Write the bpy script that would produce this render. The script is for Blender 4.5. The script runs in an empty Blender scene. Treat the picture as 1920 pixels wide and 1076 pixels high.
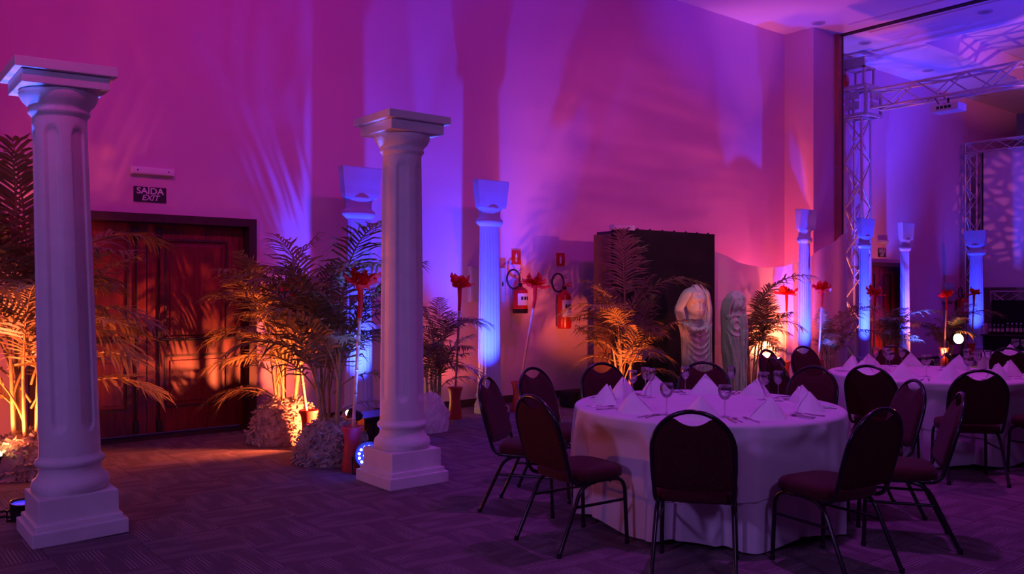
import bpy, bmesh, math, random
from mathutils import Vector, Matrix, noise
R = math.radians
PI = math.pi
sc = bpy.context.scene
C = sc.collection

# ---------------------------------------------------------------- camera
F_PX, H_PX, CAM_Z = 1600.0, 545.0, 1.54          # focal length and horizon row in 1920x1076 pixels
TH = math.atan(1990.0 / 1600.0)                   # long wall runs along +X, at this angle right of the view axis
FX, FY = math.cos(TH), math.sin(TH)
cam_d = bpy.data.cameras.new('camera')
cam = bpy.data.objects.new('camera', cam_d); C.objects.link(cam)
cam_d.sensor_width = 36.0; cam_d.lens = 36.0 * F_PX / 1920.0
cam_d.shift_y = (H_PX - 538.0) / 1920.0
cam_d.clip_start = 0.05; cam_d.clip_end = 200
cam.location = (0, 0, CAM_Z)
cam.rotation_euler = (PI / 2, 0, math.atan2(FY, FX) - PI / 2)
sc.camera = cam
sc.view_settings.view_transform = 'Standard'; sc.view_settings.look = 'None'
sc.view_settings.exposure = 0.0; sc.view_settings.gamma = 1.0; sc.view_settings.use_curve_mapping = False

# ---------------------------------------------------------------- world and the unseen lamps
w = bpy.data.worlds.new('world'); sc.world = w; w.use_nodes = True
bg = w.node_tree.nodes['Background']
bg.inputs[0].default_value = (0.40, 0.07, 0.66, 1); bg.inputs[1].default_value = 0.05

def lamp(name, kind, loc, target, color, watts, radius=0.1, angle=60, blend=0.6, parent=None):
    d = bpy.data.lights.new(name, kind); d.color = color; d.energy = watts
    d.shadow_soft_size = radius
    if kind == 'SPOT':
        d.spot_size = R(angle); d.spot_blend = blend
    o = bpy.data.objects.new(name, d); C.objects.link(o); o.location = loc
    if target is not None:
        o.rotation_euler = (Vector(target) - Vector(loc)).to_track_quat('-Z', 'Y').to_euler()
    if parent: o.parent = parent
    return o

MAG = (1.0, 0.02, 0.50); PUR = (0.84, 0.015, 0.85); VIO = (0.46, 0.22, 1.0); PINK = (1.0, 0.13, 0.34); BLUE = (0.03, 0.03, 1.0); AMB = (1.0, 0.155, 0.05)
lamp('wash_light', 'SPOT', (0.5, 2.6, 6.0), (0.9, 9.2, 4.3), MAG, 540, 0.2, 84, 1.0)
lamp('wash_light', 'SPOT', (5.5, 2.6, 6.0), (6.0, 9.2, 4.2), PUR, 320, 0.2, 86, 1.0)
lamp('wash_light', 'SPOT', (11.0, 2.4, 6.0), (11.0, 9.2, 3.3), PUR, 260, 0.2, 95, 1.0)
lamp('wash_light', 'SPOT', (19.5, 2.0, 6.0), (19.0, 9.4, 3.0), PUR, 230, 0.2, 100, 1.0)
lamp('key_light', 'SPOT', (13.5, -0.5, 3.6), (10.3, 9.2, 2.4), PINK, 800, 0.08, 42, 1.0)
lamp('gobo_light', 'SPOT', (17.2, 3.2, 2.4), (21.7, 7.7, 3.4), (1.0, 0.16, 0.35), 330, 0.01, 26, 0.5)
gd = bpy.data.objects['gobo_light'].data; gd.use_nodes = True; nt = gd.node_tree; em = nt.nodes['Emission']
tc = nt.nodes.new('ShaderNodeTexCoord'); no = nt.nodes.new('ShaderNodeTexVoronoi'); no.inputs['Scale'].default_value = 32.0; no.feature = 'DISTANCE_TO_EDGE'
mr = nt.nodes.new('ShaderNodeMapRange'); mr.inputs[1].default_value = 0.12; mr.inputs[2].default_value = 0.3; mr.inputs[3].default_value = 0.05; mr.inputs[4].default_value = 1.5
nt.links.new(tc.outputs['Normal'], no.inputs['Vector']); nt.links.new(no.outputs['Distance'], mr.inputs[0]); nt.links.new(mr.outputs[0], em.inputs['Strength'])
# streaked gobo in the key light
kd = bpy.data.objects['key_light'].data; kd.use_nodes = True; nt = kd.node_tree; em = nt.nodes['Emission']
tc = nt.nodes.new('ShaderNodeTexCoord'); mp = nt.nodes.new('ShaderNodeMapping'); mp.inputs['Scale'].default_value = (4, 42, 42); mp.inputs['Rotation'].default_value = (0.15, 0.1, 0.3)
no = nt.nodes.new('ShaderNodeTexNoise'); no.inputs['Scale'].default_value = 1.0; no.inputs['Detail'].default_value = 2
mr = nt.nodes.new('ShaderNodeMapRange'); mr.inputs[1].default_value = 0.38; mr.inputs[2].default_value = 0.68; mr.inputs[3].default_value = 0.72; mr.inputs[4].default_value = 1.55
nt.links.new(tc.outputs['Normal'], mp.inputs[0]); nt.links.new(mp.outputs[0], no.inputs['Vector']); nt.links.new(no.outputs['Fac'], mr.inputs[0]); nt.links.new(mr.outputs[0], em.inputs['Strength'])
lamp('fill_light', 'SPOT', (-4.2, 2.0, 3.4), (3.0, 5.2, 1.2), VIO, 330, 0.3, 70, 1.0)  # unseen fill lamp, added to give the plaster columns violet light
lamp('fill_light', 'SPOT', (1.5, -2.0, 4.6), (4.2, 4.5, 0.6), VIO, 190, 0.4, 70, 1.0)  # second unseen violet fill, added behind the viewer
lamp('table_light', 'SPOT', (5.2, 3.4, 6.1), (5.2, 3.8, 0.8), (0.62, 0.06, 1.0), 360, 0.15, 70, 1.0)
lamp('table_light', 'SPOT', (9.0, 3.4, 6.1), (9.0, 3.8, 0.8), (0.85, 0.06, 0.9), 360, 0.15, 70, 1.0)
lamp('ceiling_wash', 'SPOT', (14.0, 2.5, 1.6), (15.2, 5.2, 6.3), BLUE, 1300, 0.1, 50, 0.8)
lamp('ceiling_wash', 'SPOT', (17.5, 3.0, 1.6), (17.6, 8.6, 6.3), BLUE, 1500, 0.1, 50, 0.8)
lamp('ceiling_wash', 'SPOT', (10.5, 3.0, 1.6), (11.8, 7.4, 6.3), BLUE, 1100, 0.1, 45, 0.8)
lamp('statue_light', 'SPOT', (7.4, 6.3, 5.2), (10.1, 7.9, 1.2), (0.80, 0.64, 0.72), 150, 0.1, 34, 0.5)
lamp('ceiling_wash', 'SPOT', (12.5, 2.5, 3.3), (19.0, 6.2, 6.7), (1.0, 0.2, 0.4), 1500, 0.02, 30, 0.4)

# ---------------------------------------------------------------- helpers
def ray(px): 
    l = (px - 960.0) / F_PX
    return FX + l * FY, FY - l * FX                # XY travelled per metre of depth (right vector = (FY,-FX))
def at_depth(px, d): a, b = ray(px); return (a * d, b * d)
def on_plane_y(px, Y): a, b = ray(px); d = Y / b; return a * d, d
def on_floor(px, py, z=0.0): d = F_PX * (CAM_Z - z) / (py - H_PX); x, y = at_depth(px, d); return (x, y, z)
def z_at(py, d): return CAM_Z + (H_PX - py) / F_PX * d
CAM_AZ = math.atan2(-FX, FY)                       # world angle of the picture's right-hand direction

class MB:
    def __init__(s): s.v = []; s.f = []; s.sm = []
    def add(s, v, f, smooth=False):
        o = len(s.v); s.v += [tuple(p) for p in v]
        s.f += [tuple(i + o for i in q) for q in f]; s.sm += [smooth] * len(f); return s
    def box(s, c, d, rz=0.0, b=0.0):
        x, y, z = d[0] / 2, d[1] / 2, d[2] / 2
        if b <= 0:
            v = [(i * x, j * y, k * z) for k in (-1, 1) for j in (-1, 1) for i in (-1, 1)]
            f = [(0, 2, 3, 1), (4, 5, 7, 6), (0, 1, 5, 4), (2, 6, 7, 3), (0, 4, 6, 2), (1, 3, 7, 5)]
        else:
            bm = bmesh.new(); bmesh.ops.create_cube(bm, size=1.0)
            for q in bm.verts: q.co = Vector((q.co.x * d[0], q.co.y * d[1], q.co.z * d[2]))
            bmesh.ops.bevel(bm, geom=list(bm.edges), offset=b, segments=2, affect='EDGES', profile=0.6)
            bm.verts.index_update(); v = [tuple(q.co) for q in bm.verts]; f = [tuple(q.index for q in g.verts) for g in bm.faces]; bm.free()
        cs, sn = math.cos(rz), math.sin(rz)
        v = [(c[0] + p[0] * cs - p[1] * sn, c[1] + p[0] * sn + p[1] * cs, c[2] + p[2]) for p in v]
        return s.add(v, f)
    def lathe(s, prof, n=24, c=(0, 0, 0), cap=True, mod=None, smooth=True):
        v = []; f = []
        for (r, z) in prof:
            for k in range(n):
                a = 2 * PI * k / n
                rr = r * (mod(a, z) if mod else 1.0)
                v.append((c[0] + rr * math.cos(a), c[1] + rr * math.sin(a), c[2] + z))
        for i in range(len(prof) - 1):
            for k in range(n):
                k2 = (k + 1) % n
                f.append((i * n + k, i * n + k2, (i + 1) * n + k2, (i + 1) * n + k))
        s.add(v, f, smooth)
        if cap:
            s.add(v[:n], [tuple(reversed(range(n)))]); s.add(v[-n:], [tuple(range(n))])
        return s
    def tube(s, pts, r, n=8, cap=True, smooth=True):
        P = [Vector(p) for p in pts]; m = len(P)
        rad = r if isinstance(r, (list, tuple)) else [r] * m
        T = []
        for i in range(m):
            a = P[min(i + 1, m - 1)] - P[max(i - 1, 0)]
            T.append(a.normalized() if a.length > 1e-9 else Vector((0, 0, 1)))
        up = Vector((0, 0, 1)) if abs(T[0].z) < 0.9 else Vector((1, 0, 0))
        N = (up - T[0] * up.dot(T[0])).normalized()
        v = []
        for i in range(m):
            N = N - T[i] * N.dot(T[i])
            N = N.normalized() if N.length > 1e-9 else T[i].orthogonal().normalized()
            B = T[i].cross(N)
            for k in range(n):
                a = 2 * PI * k / n
                v.append(P[i] + (N * math.cos(a) + B * math.sin(a)) * rad[i])
        f = []
        for i in range(m - 1):
            for k in range(n):
                k2 = (k + 1) % n
                f.append((i * n + k, i * n + k2, (i + 1) * n + k2, (i + 1) * n + k))
        s.add(v, f, smooth)
        if cap:
            s.add(v[:n], [tuple(reversed(range(n)))]); s.add(v[-n:], [tuple(range(n))])
        return s
    def grid(s, nu, nv, fn, smooth=True, close_u=False):
        v = [fn(i / (nu if close_u else nu - 1), j / (nv - 1)) for j in range(nv) for i in range(nu)]
        f = []
        for j in range(nv - 1):
            for i in range(nu if close_u else nu - 1):
                i2 = (i + 1) % nu
                f.append((j * nu + i, j * nu + i2, (j + 1) * nu + i2, (j + 1) * nu + i))
        return s.add(v, f, smooth)
    def xf(s, M):
        s.v = [tuple(M @ Vector(p)) for p in s.v]; return s
    def mesh(s, name):
        me = bpy.data.meshes.new(name); me.from_pydata(s.v, [], s.f)
        me.polygons.foreach_set('use_smooth', s.sm); me.update(); return me
    def build(s, name, mat, parent=None, loc=None):
        return link(name, s.mesh(name), mat, parent, loc)

def link(name, me, mat, parent=None, loc=None, rot=None):
    if mat is not None and not me.materials: me.materials.append(mat)
    o = bpy.data.objects.new(name, me); C.objects.link(o)
    if parent: o.parent = parent
    if loc: o.location = loc
    if rot: o.rotation_euler = rot
    return o
def tag(o, label=None, cat=None, group=None, kind=None):
    if label: o['label'] = label
    if cat: o['category'] = cat
    if group: o['group'] = group
    if kind: o['kind'] = kind
    return o
def thing(name, label, cat, loc=(0, 0, 0), rz=0.0, group=None):
    o = bpy.data.objects.new(name, None); C.objects.link(o); o.empty_display_size = 0.05
    o.location = loc; o.rotation_euler = (0, 0, rz); return tag(o, label, cat, group)
def dup(root, loc, rz, label, group=None, scale=1.0):
    def cp(o, parent):
        c = o.copy(); C.objects.link(c); c.parent = parent
        for ch in o.children: cp(ch, c)
        return c
    r = cp(root, None); r.location = loc; r.rotation_euler = (0, 0, rz); r.scale = (scale,) * 3
    return tag(r, label, None, group)

# ---------------------------------------------------------------- materials
def mat(name, col, rough=0.6, metal=0.0, var=0.0, scale=8.0, bump=0.0, bscale=60.0, spec=0.5, emit=None, estr=0.0, trans=0.0, sheen=0.0):
    m = bpy.data.materials.new(name); m.use_nodes = True
    nt = m.node_tree; b = nt.nodes['Principled BSDF']
    b.inputs['Base Color'].default_value = (*col, 1); b.inputs['Roughness'].default_value = rough
    b.inputs['Metallic'].default_value = metal; b.inputs['Specular IOR Level'].default_value = spec
    if sheen: b.inputs['Sheen Weight'].default_value = sheen
    if emit: b.inputs['Emission Color'].default_value = (*emit, 1); b.inputs['Emission Strength'].default_value = estr
    if var or bump:
        tc = nt.nodes.new('ShaderNodeTexCoord')
    if var:
        n = nt.nodes.new('ShaderNodeTexNoise'); n.inputs['Scale'].default_value = scale; n.inputs['Detail'].default_value = 5
        r = nt.nodes.new('ShaderNodeValToRGB')
        r.color_ramp.elements[0].position = 0.3; r.color_ramp.elements[1].position = 0.7
        r.color_ramp.elements[0].color = (*[c * (1 - var) for c in col], 1)
        r.color_ramp.elements[1].color = (*[min(1, c * (1 + var)) for c in col], 1)
        nt.links.new(tc.outputs['Object'], n.inputs['Vector']); nt.links.new(n.outputs['Fac'], r.inputs[0]); nt.links.new(r.outputs[0], b.inputs['Base Color'])
    if bump:
        n2 = nt.nodes.new('ShaderNodeTexNoise'); n2.inputs['Scale'].default_value = bscale; n2.inputs['Detail'].default_value = 3
        bp = nt.nodes.new('ShaderNodeBump'); bp.inputs['Strength'].default_value = bump; bp.inputs['Distance'].default_value = 0.01
        nt.links.new(tc.outputs['Object'], n2.inputs['Vector']); nt.links.new(n2.outputs['Fac'], bp.inputs['Height']); nt.links.new(bp.outputs[0], b.inputs['Normal'])
    if trans:
        t = nt.nodes.new('ShaderNodeBsdfTranslucent'); t.inputs[0].default_value = (*col, 1)
        mx = nt.nodes.new('ShaderNodeMixShader'); mx.inputs[0].default_value = trans
        out = nt.nodes['Material Output']
        nt.links.new(b.outputs[0], mx.inputs[1]); nt.links.new(t.outputs[0], mx.inputs[2]); nt.links.new(mx.outputs[0], out.inputs[0])
        if var: nt.links.new(r.outputs[0], t.inputs[0])
    return m
def glass_mat(name, col=(1, 1, 1), tr=0.86):
    m = bpy.data.materials.new(name); m.use_nodes = True; nt = m.node_tree; nt.nodes.clear()
    out = nt.nodes.new('ShaderNodeOutputMaterial'); mx = nt.nodes.new('ShaderNodeMixShader')
    t = nt.nodes.new('ShaderNodeBsdfTransparent'); t.inputs[0].default_value = (*[c * 0.97 for c in col], 1)
    g = nt.nodes.new('ShaderNodeBsdfGlossy'); g.inputs['Roughness'].default_value = 0.04; g.inputs[0].default_value = (0.95, 0.95, 0.95, 1)
    fr = nt.nodes.new('ShaderNodeLayerWeight'); fr.inputs[0].default_value = 0.35
    ml = nt.nodes.new('ShaderNodeMath'); ml.operation = 'MULTIPLY_ADD'; ml.inputs[1].default_value = 0.8; ml.inputs[2].default_value = 1 - tr - 0.06
    nt.links.new(fr.outputs['Fresnel'], ml.inputs[0]); nt.links.new(ml.outputs[0], mx.inputs[0])
    nt.links.new(t.outputs[0], mx.inputs[1]); nt.links.new(g.outputs[0], mx.inputs[2]); nt.links.new(mx.outputs[0], out.inputs[0])
    return m
def carpet_mat():
    m = mat('carpet', (0.20, 0.145, 0.165), 0.95, spec=0.1); nt = m.node_tree; b = nt.nodes['Principled BSDF']
    tc = nt.nodes.new('ShaderNodeTexCoord'); sp = nt.nodes.new('ShaderNodeSeparateXYZ'); nt.links.new(tc.outputs['Object'], sp.inputs[0])
    mu = nt.nodes.new('ShaderNodeMath'); mu.operation = 'MULTIPLY'; mu.inputs[1].default_value = 2 * PI / 0.021; nt.links.new(sp.outputs[0], mu.inputs[0])
    si = nt.nodes.new('ShaderNodeMath'); si.operation = 'SINE'; nt.links.new(mu.outputs[0], si.inputs[0])
    mp = nt.nodes.new('ShaderNodeMapping'); mp.inputs['Scale'].default_value = (14, 2.2, 1); 
    oi = nt.nodes.new('ShaderNodeObjectInfo'); nt.links.new(oi.outputs['Random'], mp.inputs['Location']); nt.links.new(tc.outputs['Object'], mp.inputs[0])
    no = nt.nodes.new('ShaderNodeTexNoise'); no.inputs['Scale'].default_value = 1.0; nt.links.new(mp.outputs[0], no.inputs['Vector'])
    r1 = nt.nodes.new('ShaderNodeMapRange'); r1.inputs[1].default_value = 0.25; r1.inputs[2].default_value = 0.9; nt.links.new(si.outputs[0], r1.inputs[0])
    r2 = nt.nodes.new('ShaderNodeMapRange'); r2.inputs[1].default_value = 0.45; r2.inputs[2].default_value = 0.62; nt.links.new(no.outputs['Fac'], r2.inputs[0])
    mm = nt.nodes.new('ShaderNodeMath'); mm.operation = 'MULTIPLY'; nt.links.new(r1.outputs[0], mm.inputs[0]); nt.links.new(r2.outputs[0], mm.inputs[1])
    fn = nt.nodes.new('ShaderNodeTexNoise'); fn.inputs['Scale'].default_value = 150; nt.links.new(tc.outputs['Object'], fn.inputs['Vector'])
    base = nt.nodes.new('ShaderNodeMix'); base.data_type = 'RGBA'; base.inputs[6].default_value = (0.10, 0.07, 0.085, 1); base.inputs[7].default_value = (0.20, 0.15, 0.17, 1); nt.links.new(fn.outputs['Fac'], base.inputs[0])
    mx = nt.nodes.new('ShaderNodeMix'); mx.data_type = 'RGBA'; mx.inputs[7].default_value = (0.36, 0.29, 0.31, 1)
    nt.links.new(mm.outputs[0], mx.inputs[0]); nt.links.new(base.outputs[2], mx.inputs[6]); nt.links.new(mx.outputs[2], b.inputs['Base Color'])
    bp = nt.nodes.new('ShaderNodeBump'); bp.inputs['Strength'].default_value = 0.5; bp.inputs['Distance'].default_value = 0.004
    nt.links.new(fn.outputs['Fac'], bp.inputs['Height']); nt.links.new(bp.outputs[0], b.inputs['Normal'])
    return m
def wood_mat():
    m = mat('door_wood', (0.22, 0.06, 0.035), 0.38, spec=0.5); nt = m.node_tree; b = nt.nodes['Principled BSDF']
    tc = nt.nodes.new('ShaderNodeTexCoord'); mp = nt.nodes.new('ShaderNodeMapping'); mp.inputs['Scale'].default_value = (22, 22, 1.6)
    n = nt.nodes.new('ShaderNodeTexNoise'); n.inputs['Scale'].default_value = 2.0; n.inputs['Detail'].default_value = 6; n.inputs['Distortion'].default_value = 0.8
    r = nt.nodes.new('ShaderNodeValToRGB'); r.color_ramp.elements[0].position = 0.32; r.color_ramp.elements[1].position = 0.68
    r.color_ramp.elements[0].color = (0.10, 0.008, 0.010, 1); r.color_ramp.elements[1].color = (0.22, 0.018, 0.020, 1)
    nt.links.new(tc.outputs['Object'], mp.inputs[0]); nt.links.new(mp.outputs[0], n.inputs['Vector']); nt.links.new(n.outputs['Fac'], r.inputs[0]); nt.links.new(r.outputs[0], b.inputs['Base Color'])
    return m
M = dict(
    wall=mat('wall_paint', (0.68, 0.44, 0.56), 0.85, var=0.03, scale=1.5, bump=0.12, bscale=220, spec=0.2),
    ceil=mat('ceiling_paint', (0.72, 0.66, 0.70), 0.85, var=0.02, scale=2, spec=0.2),
    carpet=carpet_mat(), wood=wood_mat(),
    frame=mat('door_frame_wood', (0.045, 0.02, 0.016), 0.5, var=0.2, scale=20),
    blackmetal=mat('black_metal', (0.015, 0.014, 0.016), 0.35, spec=0.5, var=0.1, scale=30),
    plaster=mat('column_plaster', (0.78, 0.76, 0.76), 0.75, var=0.05, scale=6, bump=0.35, bscale=140, spec=0.25),
    bluelit_plaster=mat('fluted_plaster_bluelit', (0.44, 0.52, 0.80), 0.7, var=0.04, scale=6, bump=0.2, bscale=120, spec=0.25),  # white plaster tinted blue: the lamps' blue light put into the colour
    leaf=mat('palm_leaf', (0.27, 0.20, 0.075), 0.45, var=0.35, scale=3, spec=0.5, trans=0.15),
    rachis=mat('palm_rachis', (0.28, 0.22, 0.07), 0.5, var=0.2, scale=9),
    cane=mat('palm_cane', (0.34, 0.27, 0.12), 0.6, var=0.3, scale=14),
    fibre=mat('raffia_fibre', (0.42, 0.33, 0.26), 0.9, var=0.35, scale=12),
    redpot=mat('red_pot', (0.55, 0.05, 0.035), 0.45, var=0.08, scale=10),
    pole=mat('bamboo_pole', (0.55, 0.33, 0.22), 0.4, var=0.2, scale=10),
    redfilm=mat('red_cellophane', (0.85, 0.03, 0.025), 0.18, spec=0.7, var=0.15, scale=20, trans=0.45),
    cloth=mat('white_cloth', (0.80, 0.78, 0.80), 0.9, var=0.02, scale=5, bump=0.08, bscale=300, spec=0.15, trans=0.1),
    napkin=mat('napkin_cloth', (0.85, 0.83, 0.86), 0.9, var=0.02, scale=20, spec=0.15),
    seat=mat('burgundy_fabric', (0.065, 0.007, 0.013), 0.85, var=0.2, scale=60, bump=0.25, bscale=400, spec=0.2, sheen=0.1),
    back=mat('dark_back_fabric', (0.06, 0.014, 0.016), 0.9, var=0.25, scale=80, spec=0.15),
    chairmetal=mat('chair_tube', (0.012, 0.011, 0.014), 0.22, spec=0.6),
    steel=mat('cutlery_steel', (0.5, 0.48, 0.5), 0.22, 1.0),
    glass=glass_mat('clear_glass'),
    alu=mat('truss_aluminium', (0.62, 0.54, 0.52), 0.40, 0.35, var=0.1, scale=12),
    black=mat('black_cloth', (0.012, 0.010, 0.011), 0.8, var=0.3, scale=2, spec=0.25),
    brown=mat('brown_side_cloth', (0.22, 0.11, 0.06), 0.8, var=0.15, scale=6),
    white=mat('white_enamel', (0.75, 0.74, 0.74), 0.45, var=0.02, scale=10),
    signblack=mat('sign_black', (0.012, 0.016, 0.018), 0.5, var=0.05, scale=10),
    signwhite=mat('sign_letters', (0.75, 0.75, 0.75), 0.5, var=0.02),
    signred=mat('sign_red', (0.55, 0.015, 0.02), 0.45, var=0.04),
    extred=mat('extinguisher_red', (0.50, 0.012, 0.012), 0.25, spec=0.6, var=0.04),
    label=mat('label_paper', (0.70, 0.69, 0.68), 0.5, var=0.04, scale=30),
    statue=mat('statue_grey', (0.56, 0.58, 0.52), 0.7, var=0.10, scale=9, bump=0.2, bscale=60),
    crack=mat('statue_line', (0.10, 0.10, 0.10), 0.8, var=0.1),
    sheer=mat('sheer_drape', (0.80, 0.74, 0.72), 0.9, var=0.02, spec=0.1, trans=0.35),
    paper=mat('crumpled_paper', (0.72, 0.68, 0.70), 0.8, var=0.05, bump=0.3, bscale=30),
    box=mat('grey_box', (0.45, 0.40, 0.42), 0.5, var=0.04),
    case=mat('dark_case', (0.03, 0.018, 0.018), 0.5, var=0.3, scale=8),
    screen=mat('screen_cloth', (0.72, 0.62, 0.72), 0.9, var=0.02, spec=0.1),
    bottle=mat('dark_bottle', (0.02, 0.015, 0.012), 0.12, spec=0.7),
    blabel=mat('bottle_label', (0.62, 0.40, 0.38), 0.6, var=0.1, scale=40),
    cork=mat('bottle_cap_pale', (0.62, 0.60, 0.58), 0.3),  # pale colour of the bottle caps
    hoist=mat('hoist_red', (0.50, 0.05, 0.03), 0.4, var=0.1),
    cable=mat('cable_rubber', (0.012, 0.010, 0.010), 0.5),
    stone=mat('plinth_plaster', (0.55, 0.52, 0.50), 0.85, var=0.12, scale=10, bump=0.4, bscale=50),
    recess=mat('downlight_trim', (0.45, 0.40, 0.42), 0.5, var=0.05),
    ledoff=mat('lamp_glass', (0.3, 0.3, 0.35), 0.1),
    warmbulb=mat('warm_lamp_glow', (1, 0.7, 0.4), 0.3, emit=(1.0, 0.55, 0.22), estr=60),
    warmdim=mat('warm_lamp_side_glow', (1, 0.7, 0.4), 0.3, emit=(1.0, 0.50, 0.18), estr=12),
    led=mat('blue_led_glow', (0.4, 0.5, 1), 0.3, emit=(0.25, 0.35, 1.0), estr=14),
    bluelens=mat('blue_lens_glow', (0.05, 0.05, 0.5), 0.2, emit=(0.02, 0.03, 1.0), estr=1.2),
    trackdark=mat('partition_track', (0.05, 0.03, 0.035), 0.5, var=0.1),
    jamb=mat('partition_edge', (0.40, 0.12, 0.10), 0.6, var=0.08),
)

# ---------------------------------------------------------------- room shell
WY, WY2, CZ = 9.2, 9.4, 6.30
PX0, PX1, PY = 13.9, 14.6, 8.6
def struct(name, mb, m, parent=None):
    o = mb.build(name, m, parent)
    if not parent: o['kind'] = 'structure'
    return o
floor = struct('floor', MB().box((9, 2.2, -0.07), (32, 15, 0.1)), M['black'])
DX0, DX1, DZ = 1.50, 3.72, 2.33                    # door opening in the long wall
mb = MB()
mb.box(((-7 + DX0) / 2, WY + 0.15, CZ / 2), (DX0 + 7, 0.3, CZ)); mb.box(((DX1 + PX0) / 2, WY + 0.15, CZ / 2), (PX0 - DX1, 0.3, CZ))
mb.box(((DX0 + DX1) / 2, WY + 0.15, (DZ + CZ) / 2), (DX1 - DX0, 0.3, CZ - DZ))
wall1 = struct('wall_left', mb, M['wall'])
FDX0, FDX1, FDZ = 17.2, 18.75, 2.15                  # far doorway
mb = MB()
mb.box(((PX1 + FDX0) / 2, WY2 + 0.15, CZ / 2), (FDX0 - PX1, 0.3, CZ)); mb.box(((FDX1 + 25) / 2, WY2 + 0.15, CZ / 2), (25 - FDX1, 0.3, CZ))
mb.box(((FDX0 + FDX1) / 2, WY2 + 0.15, (FDZ + CZ) / 2), (FDX1 - FDX0, 0.3, CZ - FDZ))
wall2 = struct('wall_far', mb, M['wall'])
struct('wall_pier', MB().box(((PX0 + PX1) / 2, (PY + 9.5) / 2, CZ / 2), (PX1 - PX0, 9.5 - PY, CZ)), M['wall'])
struct('trim_1', MB().box((PX1 + 0.06, 8.82, CZ / 2), (0.11, 0.6, CZ)), M['jamb'])
struct('trim_2', MB().box((PX1 + 0.14, 8.82, CZ / 2), (0.04, 0.62, CZ)), M['trackdark'])
struct('baseboard_left', MB().box(((DX1 + .08 + PX0) / 2, WY - 0.01, 0.05), (PX0 - DX1 - .08, 0.02, 0.1)).box((-2.8, WY - 0.01, 0.05), (8.4, 0.02, 0.1)), M['trackdark'])
# ceiling: first bay flat, second bay with a deep recess
cb = MB()
cb.box(((-7 + 14.66) / 2, 2.2, CZ + 0.1), (21.66, 15, 0.2))
RX0, RX1, RY0, RY1, RD = 16.45, 23.5, 2.4, 7.8, 0.45
cb.box(((14.78 + RX0) / 2, 2.2, CZ + 0.1), (RX0 - 14.78, 15, 0.2)); cb.box(((RX1 + 25) / 2, 2.2, CZ + 0.1), (25 - RX1, 15, 0.2))
cb.box(((RX0 + RX1) / 2, (RY1 + 9.7) / 2, CZ + 0.1), (RX1 - RX0, 9.7 - RY1, 0.2)); cb.box(((RX0 + RX1) / 2, (-5.3 + RY0) / 2, CZ + 0.1), (RX1 - RX0, RY0 + 5.3, 0.2))
ceiling = struct('ceiling', cb, M['ceil'])
rb = MB()
rb.box(((RX0 + RX1) / 2, (RY0 + RY1) / 2, CZ + RD + 0.05), (RX1 - RX0, RY1 - RY0, 0.1))
for (cx, cy, sx, sy) in (((RX0 + RX1) / 2, RY1 + .02, RX1 - RX0, .04), ((RX0 + RX1) / 2, RY0 - .02, RX1 - RX0, .04), (RX0 - .02, (RY0 + RY1) / 2, .04, RY1 - RY0), (RX1 + .02, (RY0 + RY1) / 2, .04, RY1 - RY0)):
    rb.box((cx, cy, CZ + 0.2 + RD / 2 - .05), (sx, sy, RD - .1))
rb.build('recess_tray', M['ceil'], ceiling)
struct('trim_3', MB().box((14.69, 2.0, CZ + 0.02), (0.03, 14.6, 0.10)).box((14.75, 2.0, CZ + 0.02), (0.03, 14.6, 0.10)).box((14.72, 2.0, CZ + 0.08), (0.12, 14.6, 0.06)), M['trackdark'])
struct('trim_4', MB().box((14.35, 1.6, CZ - 0.015), (0.30, 13.0, 0.03)).box((15.05, 1.6, CZ - 0.015), (0.26, 13.0, 0.03)), M['ceil'])

# carpet tiles: the ones that show largest, alternating direction; the rest in one piece
TS = 0.5
tile_me = MB().box((0, 0, 0), (TS - 0.003, TS - 0.003, 0.02), b=0.0).mesh('carpet_tile'); tile_me.materials.append(M['carpet'])
cells = []
rest = MB()
for i in range(-14, 50):
    for j in range(-10, 20):
        x, y = (i + .5) * TS, (j + .5) * TS
        if y > 9.45: continue
        d = x * FX + y * FY; l = x * FY - y * FX
        vis = d > 3.6 and abs(l / d) < 0.66 and y < 9.2
        cells.append((0 if vis else 1, d if vis else 99, i, j, x, y))
cells.sort()
for k, (nv, d, i, j, x, y) in enumerate(cells):
    if k < 300:
        link('carpet_tile', tile_me, None, floor, (x, y, -0.01), (0, 0, PI / 2 if (i + j) % 2 else 0))
    elif nv == 0 or k < 1400:
        rest.box((x, y, -0.01), (TS - .003, TS - .003, 0.02))
ro = rest.build('carpet_tiles_beyond', M['carpet'], floor); ro['kind'] = 'stuff'

# ceiling downlights
for n, (px, py, lab) in enumerate(((1535, 43, 'round recessed downlight in first bay, above the wall pier'), (1622, 80, 'round recessed downlight in blue patch above the truss corner'), (1847, 22, 'round recessed downlight near the top right of the ceiling'), (1740, 132, 'round recessed downlight just over the truss beam'), (1845, 178, 'round recessed downlight beyond the truss beam, near the projector'))):
    d = F_PX * (CZ - CAM_Z) / (H_PX - py); x, y = at_depth(px, d)
    t = thing('downlight', lab, 'downlight', (x, y, CZ), 0, 'recessed ceiling downlights')
    MB().lathe([(0.075, -0.004), (0.075, -0.012), (0.115, -0.012), (0.12, -0.002), (0.12, 0.0)], 24, cap=False).build('trim_ring', M['recess'], t)
    MB().lathe([(0.074, -0.005), (0.05, -0.002), (0.001, -0.002)], 20, cap=False).build('lens', M['ledoff'], t)

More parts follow.
